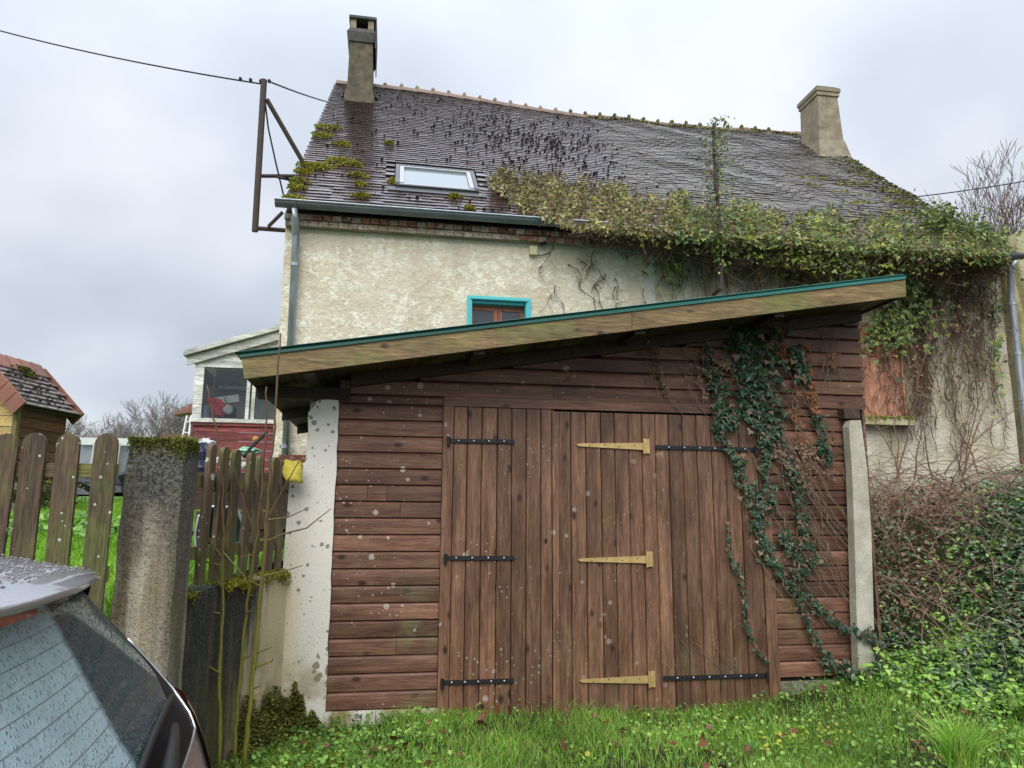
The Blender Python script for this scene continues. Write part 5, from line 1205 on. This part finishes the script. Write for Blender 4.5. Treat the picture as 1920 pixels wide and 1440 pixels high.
sapling('thin straight shoot, leftmost of the three growing before the black wall', [(412, 1425), (411, 1300), (416, 1150), (418, 1000), (418, 900), (404, 800), (388, 722)], 4.82, 4.8, .012, .004,
        [[(416, 1045), (385, 1000), (378, 985)], [(417, 1010), (430, 985), (434, 940), (433, 905)], [(415, 1060), (370, 1050), (345, 1030), (320, 1015)], [(412, 1150), (398, 1148)], [(415, 1100), (404, 1085), (400, 1070)], [(413, 1262), (395, 1252), (388, 1248)], [(418, 1035), (445, 1065), (462, 1085)]])
sapling('middle shoot, leaning right with a fork by the fence', [(440, 1420), (444, 1330), (455, 1220), (466, 1110), (482, 1000), (492, 900), (499, 800), (500, 725)], 4.98, 4.95, .0115, .0045,
        [[(480, 1005), (460, 950), (440, 880), (418, 830)], [(470, 1085), (500, 1090), (520, 1082)], [(455, 1235), (480, 1225)], [(462, 1150), (478, 1140)], [(478, 1040), (450, 1045)]])
sapling('tallest and thickest shoot, rightmost, rising past the green roof edge', [(458, 1430), (470, 1300), (482, 1180), (494, 1060), (501, 960), (508, 870), (517, 760), (526, 625)], 4.85, 4.85, .0145, .0055,
        [[(500, 1015), (535, 1000), (575, 990), (600, 970), (621, 954)], [(503, 975), (540, 970), (572, 955)], [(505, 965), (535, 910), (562, 862)], [(494, 1080), (530, 1072), (568, 1060)], [(490, 1100), (470, 1090), (450, 1085)], [(481, 1225), (497, 1218), (511, 1213)], [(480, 1250), (510, 1240), (511, 1235)], [(476, 1290), (490, 1286)], [(502, 990), (490, 950), (486, 925)]])
# ------------------------------------------------------------------ plants on the ground
def vis(P, m=230):
    c = (RW.T@(P-EYE).T); u = 960+FP*c[0]/c[2]; v = 720+FP*c[1]/c[2]
    return (c[2] > .5) & (u > -m*3) & (u < 1920+m*4) & (v < 1440+m*3)
def gpts(N, x0, x1, y0, y1, seed=None, f=H):
    x, y = rng.uniform(x0, x1, N), rng.uniform(y0, y1, N); P = np.stack([x, y, f(x, y)], 1); return P[vis(P)]
clump = lambda x, y, k: np.sin(x*k+1.3*np.sin(y*k*.7))+np.sin(y*k*1.3+np.sin(x*k*.9)*1.7)
P = gpts(112000, -1.3, 6.5, 3.2, 5.96); c_ = clump(P[:, 0], P[:, 1], 3.1)
P = P[(rng.uniform(0, 1, len(P)) < np.clip(.62+.25*c_, .2, 1)) & (P[:, 0] > wallx(P[:, 1])+.05)]
hh = rng.uniform(.035, .085, len(P))*(1+.22*clump(P[:, 0], P[:, 1], 5))*(1+.35*smooth(.25, .0, np.abs(P[:, 1]-5.85)))
O('front_grass', *blades(P, hh, .0028, .5), M_grass, kind='stuff')
P = gpts(26000, -1.25, 7, 3.3, 5.97); c_ = clump(P[:, 0]+9, P[:, 1], 2.3)
pr = np.clip(.06+.11*c_+.75*smooth(.9, -.3, P[:, 0])+.5*smooth(2.2, 3.8, P[:, 0])+.35*smooth(5.75, 5.95, P[:, 1]), .02, 1); P = P[(rng.uniform(0, 1, len(P)) < pr) & (P[:, 0] > wallx(P[:, 1])+.02)]
P[:, 2] += rng.uniform(.01, .10, len(P))*(1+.6*smooth(2.6, 4.2, P[:, 0]))
O('weed_leaves', *scatter(P, frames(len(P), (0, -.2, 1), .45), rng.uniform(.014, .034, len(P)), *ROUND), M_weed, kind='stuff')
P = gpts(2600, 1.2, 5.5, 3.4, 5.4); P = P[clump(P[:, 0]+3, P[:, 1]*1.3, 3.3) > 1.25]; P[:, 2] += rng.uniform(.03, .10, len(P))
O('yellow_weed_leaves', *scatter(P, frames(len(P), (0, -.2, 1), .45), rng.uniform(.018, .036, len(P)), *ROUND), M_yellow_l, kind='stuff')
# olive moss heap and weeds at the wall foot
N = 15000; y = rng.uniform(4.9, 5.93, N); x = wallx(y)+.015+np.abs(rng.normal(0, .03, N)); top = .40*smooth(4.9, 5.3, y)*(.55+.25*np.sin(y*17)+.2*np.sin(y*41)); z = rng.uniform(-.05, 1, N)*top
x = x+(1-z/.45).clip(0, 1)*np.abs(rng.normal(0, .06, N)); k = (y < YG-.035)
N = 4000; x2 = rng.uniform(-.72, -.40, N); z2 = rng.uniform(0, 1, N)*(.22+.08*np.sin(x2*40)+.05*np.sin(x2*90))*smooth(-.36, -.6, x2); y2 = YG-.035-np.abs(rng.normal(0, .03, N))-(.22-z2).clip(0, 1)*.15
P = np.concatenate([np.stack([x, y, z], 1)[k], np.stack([x2, y2, z2], 1)])
mossrun('wall_foot_moss', P, leaf('mixed olive moss', [(.055, .06, .012), (.12, .125, .02), (.21, .205, .03)], .9, .1, 5), (.009, .02), label='olive moss creeping up the foot of the wall by the garage')
P = gpts(5000, -1.3, -.2, 4.3, 5.9); P = P[P[:, 0] > wallx(P[:, 1])+.02]; P[:, 2] += rng.uniform(0, .03, len(P))
mossrun('ground_moss', P, M_moss, (.012, .03))
# fallen leaves, one object each
dead = []
for k_ in range(3):
    src = (LEAF, IVY, ROUND)[k_]; V = [(x*(.8 if k_ == 2 else 1.25), y*(1+.1*math.sin(9*x)), z+.16*math.sin(x*5+k_)+.3*abs(x)*(1 if k_ != 1 else -.6)) for x, y, z in src[0]]; dead.append(mesh('fallen_leaf', V, src[1], M_fall))
spots = [(560, 1395), (735, 1402), (750, 1425), (1168, 1382), (1175, 1385), (1480, 1375), (1345, 1350), (1370, 1345), (1160, 1412), (1560, 1400)]
for i in range(74):
    if i < 10: p = atz(*spots[i], .03)
    else:
        x, y = random.uniform(-.8, 4.2), random.uniform(4.1, 5.85); p = np.array([x, y, float(H(x, y))])
    p[2] = float(H(p[0], p[1]))+.05
    o = link('fallen_leaf', dead[i % 3], None, label='brown fallen leaf lying in the grass before the garage', cat='leaf', group='brown fallen leaves in the grass'); o.location = [float(q) for q in p]
    s_ = random.uniform(.05, .085); o.scale = (s_, s_, s_); o.rotation_euler = (random.gauss(.1, .5), random.gauss(0, .5), random.uniform(0, 6.28))
# long grass tuft
p = atz(1800, 1420, .28); N = 420; a = rng.uniform(0, 6.283, N); rr_ = rng.uniform(0, .09, N); Pt = np.stack([p[0]+rr_*np.cos(a), p[1]+rr_*np.sin(a), np.full(N, p[2]-.04)], 1)
V, F = blades(Pt, rng.uniform(.16, .30, N), .0035, .65); O('grass_tuft', V, F, M_grass, kind='stuff', label='long fine grass tuft before the brambles')
# lawn behind the fence
P = gpts(90000, -7.5, -.75, 3.75, 13.5, f=LZ); P = P[(P[:, 0] < wallx(np.minimum(P[:, 1], 6))-.1)]
O('lawn_grass', *blades(P, rng.uniform(.05, .11, len(P)), .006, .5), M_lawn, kind='stuff')
P = gpts(5000, -5, -2.2, 7.2, 9.5, f=LZ); P = P[clump(P[:, 0], P[:, 1], 2.7) > .3]; P[:, 2] += rng.uniform(.02, .14, len(P))
O('lawn_weed_leaves', *scatter(P, frames(len(P), (0, -.3, 1), .5), rng.uniform(.04, .08, len(P)), *ROUND), M_weed, kind='stuff')
# the bank on the right
def mound(x, y): return .20+.16*np.sin(x*2.3+np.sin(y*2.1)*1.4)*np.sin(y*2.7+x)+.28*smooth(4.3, 6, x)
def bank(N, x0, x1, y0, y1): 
    P = gpts(N, x0, x1, y0, y1); k = ((P[:, 0] > 4.30+.0*P[:, 1]) | (P[:, 1] < 5.75)) & (P[:, 0] > 4.55-.42*(P[:, 1]-4.6)*(P[:, 1] < 5.8)-.35) ; P = P[k]; return P
P = np.concatenate([bank(36000, 3.6, 10.5, 3.0, 9.1), bank(60000, 4.25, 8.0, 4.8, 7.6)]); sel = rng.uniform(0, 1, len(P)) < .62+.3*clump(P[:, 0], P[:, 1], 2.1)
Q = P[sel & (P[:, 1] > 4.9)]; t = rng.uniform(.2, 1, len(Q)); Q[:, 2] += t*mound(Q[:, 0], Q[:, 1])*(1-.35*smooth(6.6, 8, Q[:, 1]))
kk = rng.uniform(0, 1, len(Q)) < 1-.86*smooth(6.0, 7.1, Q[:, 1]+.25*np.sin(Q[:, 0]*3)); Q = Q[kk]
O('bank_leaves', *scatter(Q, frames(len(Q), (0, -.4, 1), .5), rng.uniform(.028, .065, len(Q)), *LEAF), M_bank, kind='stuff')
P = bank(36000, 3.3, 8.5, 3.0, 6.9); fade = smooth(6.8, 4.9, P[:, 1]-.1*P[:, 0]+.4); P = P[rng.uniform(0, 1, len(P)) < fade*(.75+.3*clump(P[:, 0], P[:, 1], 3.3))]; P[:, 2] += rng.uniform(.3, 1.08, len(P))*mound(P[:, 0], P[:, 1])
O('bramble_leaves', *scatter(P, frames(len(P), (0, -.3, 1), .42), rng.uniform(.03, .065, len(P)), *LEAF), M_bright, kind='stuff')
P = bank(7000, 4.3, 10, 6.2, 9.1); P[:, 2] += rng.uniform(.0, .6, len(P))*mound(P[:, 0], P[:, 1])
O('dead_bracken', *scatter(P, frames(len(P), (0, -.4, 1), .7), rng.uniform(.03, .07, len(P)), *LEAF), M_dead, kind='stuff')
def canes(N, x0, x1, y0, y1, L0, L1, rad, seed):
    r = random.Random(seed); A = []; B = []; Ra = []
    for i in range(N):
        x, y = r.uniform(x0, x1), r.uniform(y0, y1); p = np.array([x, y, float(H(x, y))]); a = r.uniform(0, 6.283); d = np.array([math.cos(a)*.55, math.sin(a)*.55, 1.]); d /= np.linalg.norm(d)
        L = r.uniform(L0, L1); n = 9; q = r.uniform(.7, 1.3)*rad
        for k in range(n):
            d2 = d+np.array([r.gauss(0, .05), r.gauss(0, .05), -.16-.02*k]); d = d2/np.linalg.norm(d2); p2 = p+d*L/n
            if p2[1] > 9.1: break
            if p2[0] < 4.34 and p2[1] > 5.6: break
            A.append(p); B.append(p2); Ra.append(q*(1-.7*k/n))
            if r.random() < .5: A.append(p2); B.append(p2+np.array([r.gauss(0, .08), r.gauss(0, .08), r.uniform(-.04, .1)])); Ra.append(q*.45)
            p = p2
    return sticks(A, B, Ra, np.array(Ra)*.85, 3)
O('bramble_canes', *canes(400, 4.5, 9.5, 5.6, 8.9, .8, 2.1, .0055, 1), M_cane, kind='stuff')
O('bramble_canes', *canes(760, 4.5, 9.5, 5.4, 8.6, .5, 1.5, .0036, 2), M_dry, kind='stuff', label='pale dry stems among the brambles')
# two bare shrubs standing out before the end wall
def shrub(label, base, tips, y, seed):
    r = random.Random(seed); t_ = thing('bare_shrub', label, 'shrub', tuple(aty(*base, y)), 'bare shrubs before the end wall')
    for tp in tips:
        ox = r.uniform(-38, 38); P = [aty(base[0]+ox*(1-t)+(tp[0]-base[0])*t**1.3+r.gauss(0, 2.5), base[1]+(tp[1]-base[1])*t, y-.25*t*tp[2]) for t in np.linspace(0, 1, 9)]
        st = O('stem', *tube(P, np.linspace(.010, .003, 9), 5), M_cane, t_)
        A = []; B = []
        for k in range(2, 9):
            for m in range(3): A.append(P[k]); B.append(P[k]+np.array([r.gauss(0, .12), r.gauss(0, .08), r.uniform(0, .18)]))
        O('twig', *sticks(A, B, np.full(len(A), .0035), np.full(len(A), .0015)), M_twigp, st, kind='stuff')
shrub('bare reddish shrub with upright stems, nearer the shuttered window', (1712, 900), [(1668, 705, -1), (1707, 690, .3), (1742, 745, .8), (1757, 600, 1), (1640, 790, -1.2)], 7.9, 1)
shrub('bare shrub with arching stems below the right downpipe', (1800, 890), [(1760, 740, -.6), (1905, 620, -1), (1850, 700, .6), (1915, 760, .8), (1822, 760, 0)], 7.7, 2)
# little laurel sprig
lb = aty(1852, 1080, 6.4); la = thing('laurel_sprig', 'small dark laurel sprig with large leaves in the brambles', 'laurel', tuple(lb))
stp = [aty(1852, 1080, 6.4), aty(1850, 1030, 6.4), aty(1849, 960, 6.4)]; O('stem', *tube(stp, .006, 5), M_sap, la)
for i in range(16):
    p = aty(1851+random.gauss(0, 2), 950+i*8, 6.4); x, y, n_ = hang(1, (0, -.6, .6), .5, (math.cos(i*2.4), -.3, .55), .2)
    V, F = scatter(p[None], (x, y, n_), [.13], [(a*.62, b, c) for a, b, c in LEAF[0]], LEAF[1]); O('leaf', V, F, M_ivyd if i % 3 else M_bank, la)
# ------------------------------------------------------------------ bare trees
def tree(label, u, vtop, D, seed, group, spread=.5, levels=6, mat=M_treebark, thick=1., mn=.0014):
    r = random.Random(seed); top = aty(u, vtop, D); bz = 1.6 if u < 900 else 0.
    Ht = top[2]-bz; base = np.array([top[0], D, bz]); t_ = thing('bare_tree', label, 'tree', tuple(base), group)
    A = []; B = []; R0 = []; R1 = []; TA = []; TB = []; T0 = []; T1 = []
    def grow(p, d, L, rad, lv):
        n = 3
        for k in range(n):
            d = _n(d+np.array([r.gauss(0, .12), r.gauss(0, .12), .05])); q = p+d*L/n; r2 = rad*(1-.14)
            (TA if lv == 0 else A).append(p); (TB if lv == 0 else B).append(q); (T0 if lv == 0 else R0).append(rad); (T1 if lv == 0 else R1).append(r2); p = q; rad = r2
            if lv < levels-1 and (k > 0 or lv > 0) and r.random() < .8:
                a = r.uniform(0, 6.283); e = _n(d+spread*1.7*np.array([math.cos(a), math.sin(a), .15])); grow(p, e, L*r.uniform(.55, .75), rad*.55, lv+1)
        if lv < levels-1:
            for k in range(2): a = r.uniform(0, 6.283); e = _n(d+spread*np.array([math.cos(a), math.sin(a), .2])); grow(p, e, L*r.uniform(.62, .82), rad*.7, lv+1)
    grow(base, np.array([0, 0, 1.]), Ht*.30, Ht*.019*thick, 0)
    allz = np.array(B)[:, 2].max(); s_ = Ht/(allz-bz); f = lambda a: (np.array(a)-base)*s_+base
    O('trunk', *sticks(f(TA), f(TB), np.array(T0), np.array(T1), 8), mat, t_)
    O('crown', *sticks(f(A), f(B), np.maximum(R0, Ht*mn), np.maximum(R1, Ht*mn*.85)), mat, t_, kind='stuff')
g_ = 'bare trees behind the garden'
for i, (u, vt, D, lb) in enumerate(((155, 768, 60, 'low bare tree just right of the tiled shed'), (205, 785, 75, 'small bare tree between the shed and the taller trees'), (258, 722, 62, 'tall bare oak, left one of the tall pair over the gatepost'), (312, 728, 66, 'tall bare oak, right one of the tall pair over the gatepost'), (345, 760, 70, 'bare tree partly hidden by the lean-to'), (235, 790, 85, 'small far bare tree under the left tall oak'), (182, 795, 90, 'faint far bare tree low behind the netting'))):
    tree(lb, u, vt, D, 100+i, g_, .62)
tree('slender bare tree standing beyond the right end of the roof', 1858, 262, 24, 131, None, .36, 7, M_twig, .42, .00055)
for i, (u0, D) in enumerate(((140, 110), (200, 110), (260, 110), (320, 110), (60, 110))):
    p = aty(u0, 850, D); V = rng.normal(0, 1, (1500, 3))*[6, 2, 1.6]+[p[0], D, 3.4]; V = V[V[:, 2] > 1.2]
    q = V+rng.normal(0, .6, V.shape); O('far_thicket', *sticks(V, q, np.full(len(V), .04), np.full(len(V), .02)), M_treebark, kind='stuff')
# ------------------------------------------------------------------ the parked car (only its tail is in view)
TH = math.radians(6); cn, ct = np.array([math.cos(TH), math.sin(TH), 0]), np.array([-math.sin(TH), math.cos(TH), 0]); C0 = np.array([-.285, 1.75, 0])
car = thing('parked_car', 'dark grey hatchback with a rain beaded rear window, parked by the low wall', 'car', (-2.0, 1.3, -.05))
W = lambda a, b, z: C0+cn*a+ct*b+np.array([0, 0, z])
LV = np.array([ # z, rear extent, half width, front extent
    (.12, -.16, .80, -3.95), (.28, -.06, .88, -4.1), (.50, -.08, .905, -4.15), (.66, -.08, .945, -4.12), (.78, -.115, .955, -4.0), (.88, -.15, .96, -3.75), (.96, -.185, .965, -3.2), (1.02, -.235, .965, -3.0), (1.05, -.26, .955, -2.95), (1.10, -.295, .90, -2.85), (1.15, -.33, .835, -2.75), (1.25, -.40, .745, -2.5), (1.33, -.455, .69, -2.3), (1.385, -.53, .64, -2.15), (1.42, -.62, .58, -2.05), (1.455, -.82, .48, -1.9), (1.475, -1.1, .3, -1.6)])
def lv(z): return [np.interp(z, LV[:, 0], LV[:, i]) for i in (1, 2, 3)]
PW = 8.; RC = .5
def ra(b, z):
    xr_, w_, _ = lv(z); s = min(abs(b)/w_, .9995)**(PW/2); c = math.sqrt(max(0, 1-s*s)); return xr_-RC*(1-c**(2/PW))
def loop(z, xr_, w_, xf):
    P = []
    ph = np.linspace(-math.pi/2, math.pi/2, 31)
    for p in ph: s, c = math.sin(p), max(0, math.cos(p)); P.append(W(xr_-RC*(1-c**(2/PW)), w_*math.copysign(abs(s)**(2/PW), s), z))
    for p in ph[::-1]: s, c = math.sin(p), max(0, math.cos(p)); P.append(W(xf+.8*(1-c**(2/3)), w_*math.copysign(abs(s)**(2/3), s), z))
    return P
zs_ = np.concatenate([np.linspace(.12, 1.42, 34), [1.44, 1.455, 1.467, 1.475]]); V = []; n = 62
for z in zs_: V += loop(z, *lv(z))
F = [(i*n+j, i*n+(j+1) % n, (i+1)*n+(j+1) % n, (i+1)*n+j) for i in range(len(zs_)-1) for j in range(n)]+[tuple(range(n))[::-1], tuple(range(len(V)-n, len(V)))]
def paint():
    m = MB('dark grey metallic paint', .28, .5); m.b.inputs['Metallic'].default_value = .65; m.b.inputs['Coat Weight'].default_value = 1; m.b.inputs['Coat Roughness'].default_value = .05
    m.col(m.mix(m.noise(m.geo(), 900, 1), (.34, .34, .37), (.48, .48, .52)))
    d = m.ramp(m.vor(m.geo(), 95), [(.0, 1), (.42, 0)]); k = m.ramp(m.noise(m.geo(), 22, 2), [(.42, 0), (.55, 1)]); m.bump(m.mth('MULTIPLY', d, k), .0012, .7); return m.m
M_paint = paint(); M_gloss = flat('gloss black trim', (.008, .008, .01), .5, .12)
M_red = MB('red lamp plastic', .12, .5); M_red.col((.16, .003, .004)); M_red.b.inputs['Coat Weight'].default_value = .6; M_red = M_red.m
M_rubber = flat('black rubber', (.012, .012, .012), .5)
def rearglass():
    m = MB('rain beaded rear glass', .05, .8); p = m.geo()
    d1 = m.ramp(m.vor(p, 85), [(.0, 1), (.42, 0)]); d2 = m.ramp(m.vor(p, 230), [(.0, .6), (.42, 0)])
    k = m.ramp(m.noise(p, 55, 3), [(.38, 0), (.5, 1)]); dr = m.mth('MULTIPLY', m.mth('MAXIMUM', d1, d2), k)
    sheen = m.rng(m.mth('ADD', m.mth('ADD', m.axis(1), m.mth('MULTIPLY', m.axis(2), -.25)), m.mth('MULTIPLY', m.noise(p, 60, 3), .03)), 1.60, 1.56)  # wet part of the glass: sky light in the drops painted as pale colour
    m.bump(dr, .003, 1.); base = m.mix(dr, (.012, .045, .055), (.05, .09, .105)); sheenc = m.mix(m.noise(p, 9, 3), m.mix(dr, (.22, .33, .36), (.04, .08, .095)), m.mix(dr, (.42, .54, .56), (.08, .14, .16))); m.col(m.mix(sheen, base, sheenc)); m.ro(m.rng(sheen, 0, 1, .05, .22)); m.b.inputs['Coat Weight'].default_value = .15; m.b.inputs['Coat Roughness'].default_value = .04; m.b.inputs['IOR'].default_value = 1.5
    return m.m
M_rg = rearglass()
O('body', V, F, M_paint, car, smooth=True)
def panel(nm, f0, f1, z0, z1, off, mat, par, nb=28, nz=12, zc=None, **k):
    V = []
    for i in range(nz+1):
        z = z0+(z1-z0)*i/nz; b0, b1 = f0(z), f1(z)
        for j in range(nb+1):
            b = b0+(b1-b0)*j/nb; zz_ = z+(zc(b) if zc else 0); a = ra(b, zz_)
            e = .004; da = (ra(b, zz_+e)-ra(b, zz_-e))/(2*e); db = (ra(b+e, zz_)-ra(b-e, zz_))/(2*e); nn_ = _n(cn-ct*db-np.array([0, 0, 1])*da)
            V.append(W(a, b, zz_)+nn_*off)
    F = [(i*(nb+1)+j, i*(nb+1)+j+1, (i+1)*(nb+1)+j+1, (i+1)*(nb+1)+j) for i in range(nz) for j in range(nb)]
    return O(nm, V, F, mat, par, smooth=True, **k), V
hw_ = lambda z: np.interp(z, [.91, 1.0, 1.08, 1.2, 1.38], [.70, .745, .72, .665, .58])
bl, BV = panel('tailgate_frame', lambda z: -hw_(z), lambda z: hw_(z), .90, 1.375, .004, M_gloss, car, zc=lambda b: .05*abs(b)**2.0)
gw = lambda z: np.interp(z, [1.0, 1.05, 1.1, 1.2, 1.34], [.58, .655, .655, .60, .52])
gl_, GV = panel('rear_window', lambda z: -gw(z), lambda z: gw(z), 1.0, 1.335, .008, M_rg, car, 40, 18, zc=lambda b: .05*abs(b)**2.0)
M_heat = flat('brown heating wire', (.10, .06, .045), .5)
for i in range(9):
    z = 1.02+i*.034; pth = [W(ra(b, z+.05*b*b), b, z+.05*b*b)+cn*.0088+np.array([0, 0, .003]) for b in np.linspace(-gw(z)*.93, gw(z)*.93, 22)]
    O('heating_wire', *tube(pth, .0006, 3), M_heat, gl_)
# added bright tube standing in for the reflection along the panel edge
edge = [(hw_(z), z) for z in np.linspace(1.16, .90, 14)]+[(b, .90) for b in np.linspace(.69, -.69, 40)]+[(-hw_(z), z) for z in np.linspace(.90, 1.16, 14)]
pth = [W(ra(b, z+.05*b*b), b, z+.05*b*b)+cn*.006 for b, z in edge]
M_glint = flat('bright edge glint', (.75, .76, .78), .2, metal=.9, var=.02)
O('edge_glint', *tube(pth, .0045, 6), M_glint, car, smooth=True)
# spoiler slab over the glass with a red lamp under its lip
def spz(b): return 1.384+.004*(abs(b)/.6)**2
SP = []; nb = 24
for (da, dz) in ((-.40, .072), (-.2, .040), (-.01, .003), (0, -.004), (-.012, -.016), (-.09, -.02)):
    for j in range(nb+1):
        b = -.56+1.12*j/nb; tip = -.355-.08*(abs(b)/.575)**2.2; hw2 = 1 if da > -.1 else 1-.05*abs(da+.1)/.2
        SP.append(W(tip+da, b*hw2, spz(b)+dz-.006*(abs(b)/.575)**4))
F = [(i*(nb+1)+j, i*(nb+1)+j+1, (i+1)*(nb+1)+j+1, (i+1)*(nb+1)+j) for i in range(5) for j in range(nb)]
O('spoiler', SP, F, M_paint, car, smooth=True)
V = []
for dz in (-.018, -.034):
    for j in range(13): b = -.44+.36*j/12; V.append(W(-.385, b, spz(b)+dz))
V2 = [(x-cn[0]*.03, y-cn[1]*.03, z) for x, y, z in V]
F = [(j, j+1, 14+j, 13+j) for j in range(12)]+[(26+13+j, 26+14+j, 27+j, 26+j) for j in range(12)]
O('brake_lamp', V+V2, F, M_red, car)
for s_ in (1, -1):
    O('side_fin', [W(-.45, s_*.562, 1.368), W(-.58, s_*.585, 1.40), W(-.62, s_*.66, 1.27), W(-.485, s_*.61, 1.25), W(-.44, s_*.545, 1.362), W(-.58, s_*.565, 1.39), W(-.61, s_*.64, 1.27), W(-.47, s_*.595, 1.25)], BOXF, M_gloss, car)
    f0 = (lambda z: .76) if s_ > 0 else (lambda z: -.945); f1 = (lambda z: .945) if s_ > 0 else (lambda z: -.76)
    tl, _ = panel('tail_lamp', f0, f1, 0.70, .975, .010, M_red, car, 14, 8, zc=lambda b: .12*(abs(b)-.76))
    # side windows
    def side(nm, a0, a1, mat):
        V = [];
        for z in np.linspace(1.0, 1.36, 5):
            for a in np.linspace(a0, a1, 6): V.append(W(a-(.25*(z-1.0) if a == a0 else 0), s_*(lv(z)[1]+.004), z))
        F = [(i*6+j, i*6+j+1, i*6+7+j, i*6+6+j) for i in range(4) for j in range(5)]; O(nm, V, F, mat, car)
    side('side_window', -1.05, -1.85, M_pane); side('side_window', -1.92, -2.35, M_pane)
    for aw in (-.85, -3.35):
        wc = W(aw, s_*.80, .29)
        def disc(r0, r1, off, wdt):
            P = []; n2 = 24
            for rr_, o_ in ((r0, off), (r1, off), (r1, off-wdt), (r0, off-wdt)):
                for k in range(n2): th = 6.283*k/n2; P.append(wc+ct*s_*o_+cn*rr_*math.cos(th)+np.array([0, 0, rr_*math.sin(th)]))
            return P, [(i*n2+j, i*n2+(j+1) % n2, ((i+1) % 4)*n2+(j+1) % n2, ((i+1) % 4)*n2+j) for i in range(4) for j in range(n2)]
        wh = O('wheel', *disc(.20, .33, .115, .2), M_rubber, car); O('rim', *disc(.03, .205, .10, .02), M_alu, wh)
pl, _ = panel('number_plate_recess', lambda z: -.27, lambda z: .27, .62, .75, .004, M_gloss, car, 8, 3)
bp, _ = panel('bumper_strip', lambda z: -.84, lambda z: .84, .27, .40, .010, M_rubber, car, 28, 3)
# wiper
def gsurf(b, z, o_): zz_ = z+.05*b*b; return W(ra(b, zz_), b, zz_)+cn*o_+np.array([0, 0, o_*.4])
wa = [gsurf(-.02, .955, .02), gsurf(.10, .965, .040), gsurf(.24, .98, .040), gsurf(.38, .99, .035)]
wp = O('wiper_arm', *tube(wa, [.024, .022, .016, .011], 8), M_rubber, car, smooth=True)
wb = [gsurf(-.05+.66*t, .995+.02*math.sin(t*2.2), .020) for t in np.linspace(0, 1, 9)]
O('wiper_blade', *tube(wb, [.006]+[.010]*7+[.005], 6), M_rubber, wp, smooth=True)
# rain beads standing on the roof
N = 900; b = rng.uniform(-.5, .53, N); a = rng.uniform(-.75, -.44, N); P = np.array([W(q1_, q2_, 1.384+max(0, (-.355-.08*(abs(q2_)/.575)**2.2-q1_))*.19+.0035) for q1_, q2_ in zip(a, b)])
V, F = blob((0, 0, 0), 1, 1, .5, 1, 6, 4, .1); M_drop = glass('rain bead', (.12, .12, .13), .05)
O('rain_beads', *scatter(P, frames(N, (.15, 0, 1), .03), rng.uniform(.0015, .0045, N), V, F), M_drop, car, kind='stuff')
# every top-level leftover gets its words
WORDS = {'ground': 'damp grassy ground before the garage', 'garden_lawn': 'raised lawn behind the low wall', 'front_grass': 'short wet grass before the garage doors', 'weed_leaves': 'small green weeds along the garage foot and bank',
         'yellow_weed_leaves': 'yellow green weeds in patches of the front grass', 'ground_moss': 'yellow moss on the ground below the black wall', 'lawn_grass': 'bright lawn grass behind the picket fences', 'lawn_weed_leaves': 'low leafy weeds by the stone base of the shed',
         'bank_leaves': 'dark glossy undergrowth covering the bank', 'bramble_leaves': 'fresh bright green bramble leaves at the foot of the bank', 'dead_bracken': 'brown dead bracken high on the bank', 'bramble_canes': 'reddish bramble canes arching over the bank',
         'far_thicket': 'grey thicket of far twigs behind the garden', 'creeper_stems': 'woody creeper stems tangled along the eaves', 'wall_creeper_stems': 'bare creeper stems running down the end wall', 'wall_creeper_leaves': 'green creeper leaves hanging on the end wall', 'eave_shrub_leaves': 'leafy shoots standing over the right end of the eaves'}
for o in S.objects:
    if o.parent is None and o.type in ('MESH', 'EMPTY'):
        st = o.name.split('.')[0]
        if 'label' not in o and st in WORDS: o['label'] = WORDS[st]
        if 'category' not in o:
            o['category'] = 'ground' if o.get('kind') == 'structure' else 'moss' if 'moss' in st else 'grass' if 'grass' in st else 'plants'
